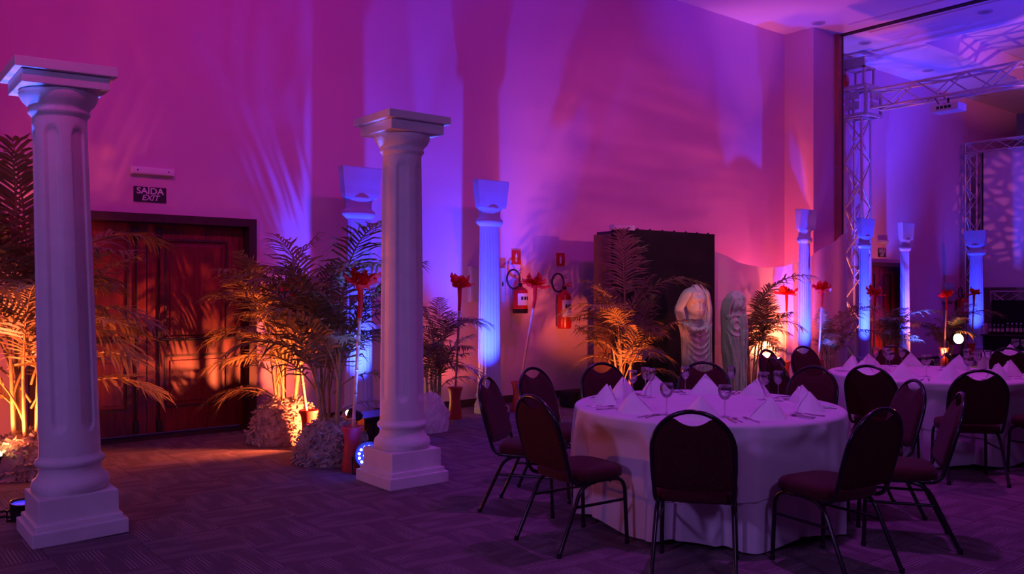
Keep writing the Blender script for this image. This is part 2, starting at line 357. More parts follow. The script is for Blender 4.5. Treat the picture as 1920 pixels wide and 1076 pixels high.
# ---------------------------------------------------------------- double doors
def make_door(x0, x1, h, y, name, rod, parent=None, detail=True, label=None):
    t = thing(name, label, 'door', ((x0 + x1) / 2, y, 0)); t['kind'] = 'structure'; del t['category']
    W2 = (x1 - x0) / 2; fr = 0.085
    f = MB().box((-W2 + fr / 2, -0.02, h / 2), (fr, 0.28, h)).box((W2 - fr / 2, -0.02, h / 2), (fr, 0.28, h)).box((0, -0.02, h - fr / 2), (2 * W2 - 2 * fr, 0.28, fr))
    f.build('door_frame', M['frame'], t)
    MB().box((0, 0.0, 0.012), (2 * W2 - 2 * fr, 0.20, 0.024)).build('threshold', M['frame'], t)
    lw = W2 - fr - 0.006
    for s in (-1, 1):
        cx = s * (lw / 2 + 0.006)
        ly = 0.05
        lf = MB()
        zt = h - fr - 0.006; zb = 0.05; st = 0.17
        rails = [(zb, 0.30), (0.86, 1.0), (zt - 0.15, zt)]
        for e in (-1, 1): lf.box((cx + e * (lw / 2 - st / 2), ly, (zt + zb) / 2), (st, 0.045, zt - zb))
        for (a, b) in rails: lf.box((cx, ly, (a + b) / 2), (lw - 2 * st, 0.045, b - a))
        leaf = lf.build('door_leaf', M['wood'], t)
        for (a, b) in ((0.30, 0.86), (1.0, zt - 0.15)):
            pn = MB().box((cx, ly + 0.008, (a + b) / 2), (lw - 2 * st, 0.02, b - a)).box((cx, ly - 0.006, (a + b) / 2), (lw - 2 * st - 0.12, 0.022, b - a - 0.12), b=0.008)
            pn.build('panel', M['wood'], leaf)
            m = MB(); g = 0.022
            for e in (-1, 1):
                m.box((cx + e * (lw / 2 - st - g / 2), ly - 0.024, (a + b) / 2), (g, 0.014, b - a)); m.box((cx, ly - 0.024, (a if e < 0 else b) - e * g / 2), (lw - 2 * st - 2 * g, 0.014, g))
            m.build('moulding', M['frame'], leaf)
        if detail:
            rx = s * 0.115
            MB().tube([(rx, ly - 0.05, 0.12), (rx, ly - 0.05, zt - 0.08)], 0.011, 8).build('latch_rod', M['blackmetal'], leaf)
            for z, hh in ((0.13, .12), (zt - 0.1, .12), (1.10, .20)):
                MB().box((rx, ly - 0.05, z), (0.05, 0.06, hh), b=0.006).build('latch_case', M['blackmetal'], leaf)
            MB().tube([(rx, ly - 0.09, 1.03), (s * (lw - 0.06), ly - 0.09, 1.03)], 0.014, 8).box((s * (lw - 0.05), ly - 0.055, 1.03), (0.05, 0.08, 0.07)).build('push_bar', M['blackmetal'], leaf)
    return t
make_door(DX0, DX1, DZ, WY + 0.10, 'door_1', True, label='red brown panelled double door with black push bars beside the palms')
make_door(FDX0, FDX1, FDZ, WY2 + 0.10, 'door_2', False, detail=False, label='dark double door in the far wall beyond the truss tower')

# ---------------------------------------------------------------- signs and wall fittings
def text_mesh(s, size, shear=0.0, bold=0.0):
    c = bpy.data.curves.new('letters', 'FONT'); c.body = s; c.size = size; c.align_x = 'CENTER'; c.align_y = 'CENTER'; c.extrude = 0.001; c.shear = shear; c.offset = bold
    o = bpy.data.objects.new('letters', c); C.objects.link(o); bpy.context.view_layer.update()
    me = bpy.data.meshes.new_from_object(o.evaluated_get(bpy.context.evaluated_depsgraph_get()))
    bpy.data.objects.remove(o); return me
def exit_sign(px0, px1, py0, py1, Y, label):
    xa, d1 = on_plane_y(px0, Y); xb, d2 = on_plane_y(px1, Y); d = (d1 + d2) / 2
    zt, zb = z_at(py0, d), z_at(py1, d); wdt, h = xb - xa, zt - zb
    t = thing('exit_sign', label, 'sign', ((xa + xb) / 2, Y - 0.008, (zt + zb) / 2), 0, 'exit signs')
    MB().box((0, 0, 0), (wdt, 0.012, h)).build('sign_plate', M['signblack'], t)
    a = text_mesh('SAÍDA', h * 0.58, 0, h * 0.012); b = text_mesh('EXIT', h * 0.52, 0.25, h * 0.008)
    for me, z in ((a, h * 0.21), (b, -h * 0.24)):
        bx = [v.co.x for v in me.vertices]; k = min(1.2, wdt * (0.84 if me is a else 0.56) / (max(bx) - min(bx)))
        o = link('lettering', me, M['signwhite'], t, (0, -0.0075, z), (PI / 2, 0, 0)); o.scale = (k, 1, 1)
exit_sign(250, 311, 351, 379, WY, 'black exit sign reading SAÍDA EXIT above the red door')
exit_sign(1646, 1660, 466, 482, WY2, 'small dark exit sign above the far door')
def emergency_light(px0, px1, py, Y, label):
    xa, d1 = on_plane_y(px0, Y); xb, d2 = on_plane_y(px1, Y); d = (d1 + d2) / 2; L = xb - xa
    t = thing('emergency_light', label, 'lamp', ((xa + xb) / 2, Y, z_at(py, d)), 0, 'wall emergency lights')
    MB().box((0, -0.04, 0), (L * 0.94, 0.07, 0.075), b=0.018).build('housing', M['white'], t)
    for s in (-1, 1): MB().box((s * L * 0.47, -0.04, 0), (L * 0.07, 0.08, 0.085), b=0.02).build('end_cap', M['white'], t)
    MB().box((0, -0.009, 0), (L * 0.8, 0.018, 0.06)).build('back_plate', M['white'], t)
    for s in (-1, 1): MB().lathe([(0.008, 0), (0.007, 0.004), (0.001, 0.005)], 8).xf(Matrix.Translation((s * L * .36, -.075, .0)) @ Matrix.Rotation(PI / 2, 4, 'X')).build('screw', M['signblack'], t)
emergency_light(243, 323, 322, WY, 'white tube emergency light above the exit sign by the red door')
emergency_light(1646, 1662, 454, WY2, 'small pale emergency light over the far exit sign')

def ext_sign(px, py0, py1, w_px, Y, label):
    x, d = on_plane_y(px, Y); zt, zb = z_at(py0, d), z_at(py1, d); h = zt - zb
    t = thing('extinguisher_sign', label, 'sign', (x, Y - 0.006, (zt + zb) / 2), 0, 'red extinguisher signs')
    MB().box((0, 0, 0), (h * 0.86, 0.008, h)).build('sign_border', M['label'], t)
    MB().box((0, -0.005, 0), (h * 0.78, 0.004, h * 0.92)).build('sign_plate', M['signred'], t)
    MB().lathe([(h * .09, 0), (h * .09, h * .34), (h * .07, h * .42), (h * .03, h * .46), (h * .03, h * .52), (h * .06, h * .54)], 10).xf(Matrix.Translation((0, -0.008, -h * .28)) @ Matrix.Diagonal((1, 0.03, 1, 1))).build('pictogram', M['signwhite'], t)
ext_sign(967, 468, 497, 22, WY, 'red sign with white extinguisher picture beside the blue column')
ext_sign(1050, 473, 500, 20, WY, 'red extinguisher sign near the black panel')

def extinguisher(px, py0, py1, Y, rad, label, side=1):
    x, d = on_plane_y(px, Y - 0.13); zt, zb = z_at(py0, d), z_at(py1, d); h = zt - zb
    t = thing('fire_extinguisher', label, 'extinguisher', (x, Y - 0.03 - rad, zb), 0, 'wall fire extinguishers')
    MB().lathe([(rad * .9, 0), (rad, 0.02), (rad, h * .82), (rad * .85, h * .9), (rad * .45, h * .97), (rad * .28, h)], 24).build('cylinder', M['extred'], t)
    MB().lathe([(rad * 1.02, 0.0), (rad * 1.03, 0.05), (rad * 1.01, 0.06)], 24).build('foot_ring', M['blackmetal'], t) if side > 0 else None
    MB().box((0, 0, h + .025), (0.05, 0.04, 0.05), b=.006).build('valve', M['blackmetal'], t)
    MB().tube([(-.02, 0, h + .05), (.06, -.03, h + .09), (.11, -.05, h + .10)], 0.009, 6).tube([(-.02, 0, h + .03), (.05, -.03, h + .05), (.10, -.05, h + .055)], 0.008, 6).build('handle', M['extred'], t)
    lab = MB().grid(12, 2, lambda u, v: (rad * 1.015 * math.sin((u - .5) * 2.0), -rad * 1.015 * math.cos((u - .5) * 2.0), h * (.30 + .44 * v)))
    lo = lab.build('label', M['label'], t)
    for k in range(3):
        a = (k - 1) * .42
        MB().box((rad * 1.02 * math.sin(a), -rad * 1.02 * math.cos(a), h * .56), (.03, .004, h * .12), a).build('print', M['signblack'], lo)
    pts = []
    for k in range(19):
        a = -0.3 + k / 18 * 5.6
        pts.append((-.11 + .13 * math.cos(a) * .9, .02 - .02 * k / 18, h + .10 + .13 * math.sin(a)))
    MB().tube(pts, 0.013, 8).build('hose', M['cable'], t)
    MB().box((0, rad + .012, h * .75), (.06, .036, .12)).build('bracket', M['blackmetal'], t)
extinguisher(975, 537, 587, WY, 0.105, 'red fire extinguisher with white label right of the blue column')
extinguisher(1058, 543, 616, WY, 0.10, 'tall red fire extinguisher on the wall left of the black panel', -1)
x, d = on_plane_y(1802, WY2 - .13)
extinguisher(1803, 557, 595, WY2, 0.13, 'red fire extinguisher on the far wall behind the palm')
def wall_box(px0, px1, py0, py1, Y, label, cat='box'):
    xa, d1 = on_plane_y(px0, Y); xb, d2 = on_plane_y(px1, Y); d = (d1 + d2) / 2
    zt, zb = z_at(py0, d), z_at(py1, d)
    t = thing('wall_cabinet', label, cat, ((xa + xb) / 2, Y, zb))
    MB().box((0, -0.045, (zt - zb) / 2), (xb - xa, 0.09, zt - zb), b=0.006).build('body', M['box'], t)
    MB().box((0, -0.094, (zt - zb) / 2), (xb - xa - .03, 0.010, zt - zb - .03), b=0.003).build('door', M['box'], t)
    MB().box(((xb - xa) * .4, -0.104, (zt - zb) / 2), (.015, 0.014, .05)).build('latch', M['blackmetal'], t)
wall_box(876, 940, 500, 566, WY, 'grey electrical cabinet on the wall behind the blue column', 'cabinet')
wall_box(1766, 1785, 531, 566, WY2, 'pale square panel on the far wall behind red flower', 'panel')

# ---------------------------------------------------------------- columns
def big_column(x, y, label, tilt=0.0, rz=0.0):
    t = thing('plaster_column', label, 'column', (x, y, 0), rz, 'large white plaster columns'); 
    t.rotation_euler = (0, 0, rz)
    if tilt: t.rotation_euler = (tilt[0], tilt[1], rz)
    MB().box((0, 0, 0.045), (0.545, 0.545, 0.09), b=0.008).box((0, 0, 0.105), (0.50, 0.50, 0.04), b=0.012).box((0, 0, 0.195), (0.455, 0.455, 0.15), b=0.006).build('plinth', M['plaster'], t)
    MB().lathe([(0.20, 0.265), (0.222, 0.285), (0.228, 0.315), (0.220, 0.345), (0.195, 0.365), (0.182, 0.39), (0.178, 0.425), (0.186, 0.432), (0.198, 0.442), (0.202, 0.458), (0.196, 0.472), (0.184, 0.480), (0.178, 0.50)], 48).build('base_moulding', M['plaster'], t)
    z0, z1 = 0.49, 2.60; n = 144; NF = 6
    zs = [z0 + (z1 - z0) * k / 10 for k in range(11)]
    g0, g1 = 0.70, 2.47
    for e in (g0, g1):
        for k in range(-6, 7): zs.append(e + k * 0.018)
    zs = sorted(set(round(q, 4) for q in zs))
    def mod(a, z):
        r0 = 0.178 - 0.022 * (z - z0) / (z1 - z0)
        aa = (a + PI / NF) % (2 * PI / NF) - PI / NF
        sx = aa * r0; cz = min(max(z, g0), g1)
        dd = math.hypot(sx, z - cz); hw = 0.052
        q = max(0.0, min(1.0, (hw - dd) / 0.022)); q = q * q * (3 - 2 * q)
        return r0 * (1 - 0.15 * q)
    MB().lathe([(1.0, z) for z in zs], n, mod=mod).build('shaft', M['plaster'], t)
    MB().lathe([(0.156, 2.58), (0.164, 2.595), (0.176, 2.605), (0.178, 2.62), (0.170, 2.632), (0.180, 2.65), (0.205, 2.675), (0.222, 2.705), (0.226, 2.73), (0.215, 2.75)], 48).build('capital', M['plaster'], t)
    MB().box((0, 0, 2.785), (0.49, 0.49, 0.08), b=0.006).box((0, 0, 2.855), (0.57, 0.57, 0.06), b=0.005).build('abacus', M['plaster'], t)
    t.scale = (1, 1, 1.018)
    return t
big_column(1.23, 6.02, 'large white plaster column nearest the left edge, in front of tall palm', (0.0, R(-1.6), 0))
big_column(3.64, 5.95, 'large white plaster column standing beside blue LED lamp and red vase')

def flat_back(mb):
    mb.v = [(x, y * (.52 if y < 0 else .08), z) for (x, y, z) in mb.v]; return mb
def small_column_parts(t):
    flat_back(MB().box((0, 0, 0.04), (0.44, 0.50, 0.08), b=0.01).lathe([(0.225, 0.08), (0.232, 0.11), (0.215, 0.15), (0.195, 0.18), (0.188, 0.20)], 40)).build('plinth', M['stone'], t)
    flat_back(MB().lathe([(0.190, 0.19), (0.206, 0.205), (0.21, 0.23), (0.20, 0.255), (0.184, 0.27), (0.172, 0.30)], 40)).build('base_moulding', M['bluelit_plaster'], t)
    n, NF = 160, 20
    def mod(a, z):
        r0 = 0.180 - 0.032 * (z - 0.28) / 2.07
        q = abs(math.sin(a * NF / 2)); e = max(0.0, min(1.0, min((z - 0.30) / 0.06, (2.33 - z) / 0.06)))
        return r0 * (1 - 0.06 * e * (q ** 0.8))
    flat_back(MB().lathe([(1, z) for z in (0.28, 0.30, 0.32, 0.36, 0.9, 1.5, 2.1, 2.27, 2.31, 2.33, 2.36)], n, mod=mod)).build('shaft', M['bluelit_plaster'], t)
    flat_back(MB().lathe([(0.148, 2.35), (0.172, 2.365), (0.200, 2.385), (0.210, 2.41), (0.200, 2.44), (0.172, 2.455), (0.165, 2.47), (0.165, 2.53), (0.175, 2.56), (0.190, 2.575), (0.19, 2.59), (0.185, 2.60)], 40)).build('capital', M['bluelit_plaster'], t)
    bm = MB(); prof = [(0.205, 2.585, .086), (0.214, 2.63, .090), (0.222, 2.70, .092), (0.232, 2.78, .096), (0.242, 2.86, .098), (0.246, 2.92, .10), (0.245, 2.93, .099)]
    v = []; f = []
    for (h, z, y) in prof: v += [(-h, -y, z), (h, -y, z), (h, .012, z), (-h, .012, z)]
    for i in range(len(prof) - 1):
        for k in range(4): f.append((4 * i + k, 4 * i + (k + 1) % 4, 4 * i + 4 + (k + 1) % 4, 4 * i + 4 + k))
    f += [(3, 2, 1, 0), tuple(4 * (len(prof) - 1) + k for k in range(4))]
    bm.add(v, f).build('abacus', M['bluelit_plaster'], t)
proto = None
COLS = [(672, 8.62, 'fluted column glowing blue behind the center palms, left of the white plaster column'), (917, 8.62, 'fluted column glowing blue and cyan left of the fire extinguishers'),
        (1507, 8.30, 'fluted column glowing blue in front of the wall pier, right of the sheer drape'), (1619, 8.60, 'fluted column glowing blue just in front of the truss tower'),
        (1695, 8.62, 'fluted column glowing blue next to its dark red shadow on the far wall'), (1831, 8.62, 'farthest fluted column, beside the bar screen on the right')]
COLXY = []
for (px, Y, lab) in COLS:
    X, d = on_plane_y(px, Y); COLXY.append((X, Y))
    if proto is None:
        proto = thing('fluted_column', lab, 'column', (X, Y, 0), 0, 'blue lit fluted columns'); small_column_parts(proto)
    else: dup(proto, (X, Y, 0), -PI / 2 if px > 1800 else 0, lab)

# ---------------------------------------------------------------- floor lamps (PAR cans) with their own light
def par_can(loc, target, color, watts, label, lens='bluelens', angle=45, blend=0.5, rad=0.09, length=0.16, leds=0, radius=0.05, group='blue floor lamps', glow=True):
    t = thing('floor_lamp', label, 'lamp', (loc[0], loc[1], 0), 0, group)
    h = loc[2]; dv = (Vector(target) - Vector(loc)).normalized()
    Rm = Matrix.Translation((0, 0, h)) @ dv.to_track_quat('Z', 'Y').to_matrix().to_4x4()
    MB().lathe([(rad * .55, -length), (rad * .9, -length * .8), (rad, -length * .5), (rad, 0.0), (rad * 1.06, 0.0), (rad * 1.06, 0.012), (rad * .96, 0.012), (rad * .94, -0.012)], 24, cap=True).xf(Rm).build('housing', M['blackmetal'], t)
    lz = MB().lathe([(rad * .93, -0.006), (rad * .6, -0.002), (0.001, 0.0)], 24, cap=False).xf(Rm)
    lo = lz.build('lens', M[lens] if glow else M['ledoff'], t)
    for k in range(leds):
        a = 2 * PI * k / max(1, leds) if k < leds - 4 else 2 * PI * k / 4
        rr = rad * (.68 if k < leds - 4 else .28)
        MB().lathe([(.012, 0), (.010, .006), (.001, .009)], 8).xf(Rm @ Matrix.Translation((rr * math.cos(a), rr * math.sin(a), .0))).build('led', M['led'], lo)
    side = dv.cross(Vector((0, 0, 1))); side = side.normalized() if side.length > .05 else Vector((1, 0, 0))
    c = Vector((0, 0, h)) - dv * length * .3; fl = Vector((dv.x, dv.y, 0)) * .0
    a = c + side * (rad + .015); b = c - side * (rad + .015)
    MB().tube([a, (a.x, a.y, .012), (b.x, b.y, .012), b], 0.008, 6).build('yoke', M['blackmetal'], t)
    if group == 'warm floor lamps' and rad < .08:
        MB().lathe([(.004, -.01), (.02, .0), (.028, .018), (.024, .036), (.010, .048), (.001, .05)], 12).xf(Rm).build('bulb', M[lens], t)
    l = lamp('lamp_light', 'SPOT', Vector((0, 0, h)) + dv * 0.06, None, color, watts, radius, angle, blend, t)
    l.rotation_euler = dv.to_track_quat('-Z', 'Y').to_euler()
    return t
for (X, Y), labl, k in zip(COLXY, ('left of the crumpled white cloth', 'beside the column near the fire extinguishers', 'by the sheer drape', 'by the truss tower', 'by the far door', 'near the bar'), range(6)):
    par_can(*(((X + (0.10 if k == 0 else 0) - (0.14 if k == 0 else 0.34), Y - (0.50 if k == 0 else 0.66), 0.14), (X - 0.02, Y - 0.08, 1.45)) if k < 5 else ((X - 0.60, Y - 0.05, 0.14), (X - .08, Y, 1.45))), (0.03, 0.055, 1.0), (1000 if k < 3 else 1300) if k < 5 else 600, 'small black floor lamp lighting the fluted column %s blue' % labl, angle=62 if k < 5 else 50, blend=1.0, radius=0.03)
p = at_depth(691, 7.15)
pc = par_can((p[0], p[1], 0.16), (p[0] - .75, p[1] - 1.7, 1.1), BLUE, 40, 'flat LED floor lamp with glowing blue diodes behind the white column', rad=0.115, length=0.07, leds=13, angle=90)
par_can((3.68, 6.40, 0.12), (3.50, 6.08, 2.9), (0.05, 0.12, 1.0), 700, 'black floor lamp throwing blue light up the back of the middle plaster column', rad=.07, length=.12, angle=50)
par_can((1.02, 6.50, 0.12), (1.02, 6.1, 2.9), (0.05, 0.12, 1.0), 700, 'black floor lamp throwing blue light up the back of the leftmost plaster column', rad=.07, length=.12, angle=50)

def warm(px, d, z, target, watts, label, angle=110, glow='warmbulb', rad=.05, col=AMB, length=.12):
    x, y = at_depth(px, d)
    return par_can((x, y, z), target, col, watts, label, lens=glow, angle=angle, blend=.6, rad=rad, length=length, group='warm floor lamps', radius=.04)
warm(-8, 6.85, 0.22, (1.15, 7.7, 0.9), 260, 'glowing warm lamp at the foot of the tall palm by left edge', 165)
warm(657, 8.2, 0.36, (3.35, 8.15, 0.6), 480, 'glowing warm lamp behind the raffia mound, lighting the door palm', 110)
warm(796, 10.35, 0.14, (6.4, 8.9, 0.9), 50, 'small warm lamp lighting the palm beside the crumpled white cloth', 90)
warm(1150, 10.0, 0.12, (8.0, 7.8, 1.1), 230, 'small warm lamp lighting the palm in front of black panel', 80)
warm(1462, 13.75, 0.42, (12.05, 8.42, 0.75), 420, 'warm lamp behind the chairs making the sheer drape glow yellow', 125)
par_can((12.5, 8.86, 0.14), (13.9, 8.9, 3.2), (1.0, 0.10, 0.13), 420, 'red floor lamp behind the sheer drape lighting the wall pier', lens='warmdim', angle=110, blend=1.0, rad=.06, length=.1, group='warm floor lamps')
par_can((15.55, 8.98, 0.14), (16.2, 9.05, 3.4), (1.0, 0.20, 0.14), 230, 'orange floor lamp shining up the truss tower', lens='warmdim', angle=75, blend=1.0, rad=.06, length=.1, group='warm floor lamps')
warm(1775, 17.3, 0.25, (18.2, 9.4, 1.2), 260, 'small warm lamp near the far palm lighting the wall orange', 130)
x, y = at_depth(1797, 17.6)
par_can((x, y, z_at(635, 17.6)), (x - 3, y - 3.6, 1.2), AMB, 130, 'bright warm spot can shining towards the room in front of the bar', lens='warmbulb', angle=120, rad=.11, length=.40, group='warm floor lamps')

# ---------------------------------------------------------------- palms
FROND = {}
def frond_mesh(e0, e1, seed):
    key = (round(e0 / 12), round(e1 / 15), seed % 3)
    if key in FROND: return FROND[key]
    rnd = random.Random(hash(key) % 9999 + seed % 3)
    e0, e1 = R(key[0] * 12), R(key[1] * 15)
    N = 20; pts = []; x = z = y = 0.0; sw = rnd.uniform(-.25, .25); dirs = []
    for i in range(N + 1):
        s = i / N; e = e0 + (e1 - e0) * (s ** 1.25)
        d = Vector((math.cos(e) * math.cos(sw * s), math.cos(e) * math.sin(sw * s), math.sin(e)))
        pts.append(Vector((x, y, z))); dirs.append(d)
        x += d.x / N; y += d.y / N; z += d.z / N
    rm = MB().tube(pts, [0.0085 * (1 - .85 * i / N) + .0012 for i in range(N + 1)], 5)
    lm = MB(); NL = 23
    for k in range(NL):
        s = 0.30 + 0.70 * k / (NL - 1)
        fi = min(s * N, N - 1e-4); i = int(fi); q = fi - i
        P = pts[i].lerp(pts[i + 1], q); T = dirs[i]
        side0 = T.cross(Vector((0, 0, 1)))
        side0 = side0.normalized() if side0.length > 1e-3 else Vector((0, 1, 0))
        up = side0.cross(T).normalized()
        ln = 0.36 * (math.sin(PI * min(1.0, .22 + .72 * (k / (NL - 1)))) ** .7) * (0.55 if k == NL - 1 else 1) * rnd.uniform(.88, 1.1)
        fw = 0.55 + 0.8 * (k / (NL - 1))
        for sgn in (-1, 1):
            dl = (T * (fw + rnd.uniform(-.14, .14)) + side0 * sgn + up * rnd.uniform(.05, .45)).normalized()
            nrm = dl.cross(T).normalized(); wv = dl.cross(nrm).normalized()
            wd = 0.0112 * rnd.uniform(.8, 1.15); a = P; v = []
            for m in range(4):
                u = m / 3; ww = wd * (0.55, 1.0, .8, .05)[m]
                c = a + dl * ln * u + Vector((0, 0, -1)) * ln * .46 * u * u * rnd.uniform(.6, 1.3)
                v += [c - wv * ww, c + wv * ww]
            lm.add(v, [(0, 1, 3, 2), (2, 3, 5, 4), (4, 5, 7, 6)], True)
    FROND[key] = (rm.mesh('rachis'), lm.mesh('frond')); FROND[key][0].materials.append(M['rachis']); FROND[key][1].materials.append(M['leaf'])
    return FROND[key]
def palm(loc, label, height, nf, seed, extra=(), mound=None, spread=1.0, lscale=1.0, canes=5):
    rnd = random.Random(seed); z0b = mound[1] * .8 if mound else 0.1
    t = thing('areca_palm', label, 'palm', loc, 0, 'areca palms')
    cm = []
    for k in range(canes):
        a = 2 * PI * k / canes + rnd.uniform(-.4, .4); r = rnd.uniform(.03, .11); lean = rnd.uniform(.03, .14) * spread
        top = height * rnd.uniform(.30, .52)
        p0 = Vector((r * math.cos(a), r * math.sin(a), .02)); p1 = Vector(((r + lean) * math.cos(a), (r + lean) * math.sin(a), z0b + top))
        MB().tube([p0, p0.lerp(p1, .5) + Vector((0, 0, .02)), p1], [.019, .016, .010], 7).build('cane', M['cane'], t)
        cm.append((p0, p1))
    jobs = []
    for k in range(nf):
        a = 2 * PI * k / nf * 2.4 + rnd.uniform(-.3, .3)
        p0, p1 = cm[k % canes]; u = rnd.uniform(.35, 1.0)
        L = height * rnd.uniform(.42, .62) * lscale
        jobs.append((a, L, rnd.uniform(62, 86), rnd.uniform(-50, 10) if k % 3 else rnd.uniform(15, 50), p0.lerp(p1, u)))
    for (az, L, e0, e1, zb) in extra:
        jobs.append((R(az) + CAM_AZ, L, e0, e1, Vector((0.03, 0.03, zb))))
    for k, (a, L, e0, e1, b) in enumerate(jobs):
        if loc[1] + b.y + L * 1.0 * math.sin(a) > WY - .12: a = -a
        hit = False                                # keep the exit sign clear of foliage, as it is in the room
        if seed == 12:
            q = Vector((loc[0], loc[1], 0)) + b
            for m in range(1, 17):
                e = R(e0 + (e1 - e0) * (m / 16) ** 1.25); q = q + Vector((math.cos(e) * math.cos(a), math.cos(e) * math.sin(a), math.sin(e))) * L / 16
                dd = q.x * FX + q.y * FY; ll = q.x * FY - q.y * FX
                hit |= 205 < 960 + ll / dd * F_PX < 350 and 285 < H_PX - (q.z - CAM_Z) / dd * F_PX < 410
        if hit: continue
        rme, lme = frond_mesh(e0, e1, k + seed)
        o = link('frond', lme, None, t, b, (0, 0, a)); o.scale = (L, L, L)
        link('rachis', rme, None, o)
    if mound:
        mr, mh = mound
        md = MB().grid(36, 14, lambda u, v: ((lambda a, e, q: (mr * q * math.cos(e) ** .7 * math.cos(a), mr * q * math.cos(e) ** .7 * math.sin(a), mh * math.sin(e) * q))(2 * PI * u, v * PI / 2 * .999, 1 + .10 * noise.noise(Vector((math.cos(2 * PI * u) * 3, math.sin(2 * PI * u) * 3, v * 5 + seed))))), close_u=True)
        mo = md.build('raffia_mound', M['fibre'], t)
        fb = MB()
        for k in range(900):
            a = rnd.uniform(0, 2 * PI); e = math.asin(rnd.random() ** 1.1) * .98; q = rnd.uniform(.96, 1.10)
            c = Vector((mr * q * math.cos(e) ** .7 * math.cos(a), mr * q * math.cos(e) ** .7 * math.sin(a), max(.012, mh * q * math.sin(e))))
            dv = Vector((rnd.gauss(0, 1), rnd.gauss(0, 1), rnd.gauss(0, .7))).normalized(); w2 = dv.orthogonal().normalized() * rnd.uniform(.006, .012); ln = rnd.uniform(.03, .08)
            bend = Vector((rnd.gauss(0, .015), rnd.gauss(0, .015), rnd.gauss(.006, .012)))
            v = []
            for m in range(3):
                pp = c + dv * ln * (m / 2 - .5) + bend * (1 - abs(m - 1)); pp.z = max(pp.z, .004); v += [pp - w2, pp + w2]
            fb.add(v, [(0, 1, 3, 2), (2, 3, 5, 4)])
        fo = fb.build('raffia_curls', M['fibre'], mo); fo['kind'] = 'stuff'
    return t
def ppos(px, d): x, y = at_depth(px, d); return (x, y, 0)
palm(ppos(52, 7.15), 'tallest palm behind the leftmost plaster column, rising from raffia by the left edge', 2.5, 26, 12,
     [(8, .95, 72, -35, 1.2), (0, 1.25, 55, -45, .95), (-5, 1.2, 62, -30, .55), (10, 1.25, 55, -40, .35), (-15, 1.2, 70, -60, .75), (170, 1.4, 75, 10, 1.2), (180, 1.4, 82, 40, 1.3), (195, 1.2, 60, -50, .6), (200, 1.2, 70, -40, .3), (150, 1.6, 84, 55, 1.2), (0, .75, 78, 0, 1.4)], (0.30, 0.34), 1.2, 1.0, 7)
palm(ppos(533, 8.75), 'golden lit palm on raffia mound in front of the door frame', 2.2, 24, 23,
     [(180, 1.1, 70, -35, 1.0), (176, 1.0, 60, -50, .75), (185, .95, 55, -50, .5), (200, .85, 60, -70, .3), (165, 1.2, 78, 0, 1.0), (20, 1.0, 75, 5, 1.1), (190, .9, 40, -40, .35)], (0.34, 0.42), 1.2, .95, 6)
palm(ppos(622, 7.72), 'dark palm on raffia mound just left of the red vase and white column', 2.2, 24, 37,
     [(2, 1.15, 72, -10, 1.15), (355, .8, 50, -55, .6), (10, .75, 40, -60, .4), (180, .9, 80, 0, 1.1), (160, 1.0, 70, -25, .9), (5, .9, 60, -70, .85)], (0.31, 0.36), 1.1, .95, 6)
palm(ppos(812, 9.9), 'palm with crumpled white cloth around its foot, left of the blue column', 1.45, 20, 41,
     [(0, .85, 70, -30, .8), (350, .7, 50, -60, .5), (10, .7, 60, -60, .3), (178, .8, 80, 30, .9)], None, 1.2, .95, 6)
palm(ppos(1172, 11.0), 'tall palm standing in front of the black panel left of the statues', 2.15, 24, 53,
     [(5, 1.35, 72, -25, 1.05), (175, 1.0, 65, -50, 1.0), (185, .8, 50, -55, .5), (95, 1.2, 84, 60, 1.2), (80, 1.2, 84, 50, 1.15), (0, .8, 45, -40, .3), (10, .7, 40, -50, .6)], None, 1.2, .85, 7)
palm(ppos(1409, 13.3), 'palm in front of the glowing sheer drape, right of the second statue', 1.9, 20, 61,
     [(0, 1.35, 70, -10, 1.05), (5, 1.0, 55, -50, .7), (178, .9, 75, 10, 1.0), (0, .8, 40, -45, .45), (190, .7, 60, -40, .6)], None, 1.2, .85, 6)
palm(ppos(1556, 14.75), 'bushy palm between the wall pier column and the truss tower', 1.35, 20, 71,
     [(10, 1.3, 66, -15, .55), (20, 1.0, 70, 20, .6), (180, .7, 60, -30, .4), (0, 1.1, 50, -30, .5)], None, 1.3, .9, 5)
palm(ppos(1662, 17.05), 'dark palm between the truss tower and the far door', 1.5, 20, 83,
     [(0, 1.2, 55, -20, .6), (180, .9, 65, -10, .6), (10, .8, 40, -20, .35)], None, 1.3, .9, 5)
palm(ppos(1776, 18.0), 'orange lit palm behind the bright spot can near the bar', 1.45, 20, 97,
     [(180, .9, 60, -30, .5), (0, 1.3, 62, -25, .6), (5, .9, 70, 0, .7)], None, 1.3, .9, 5)

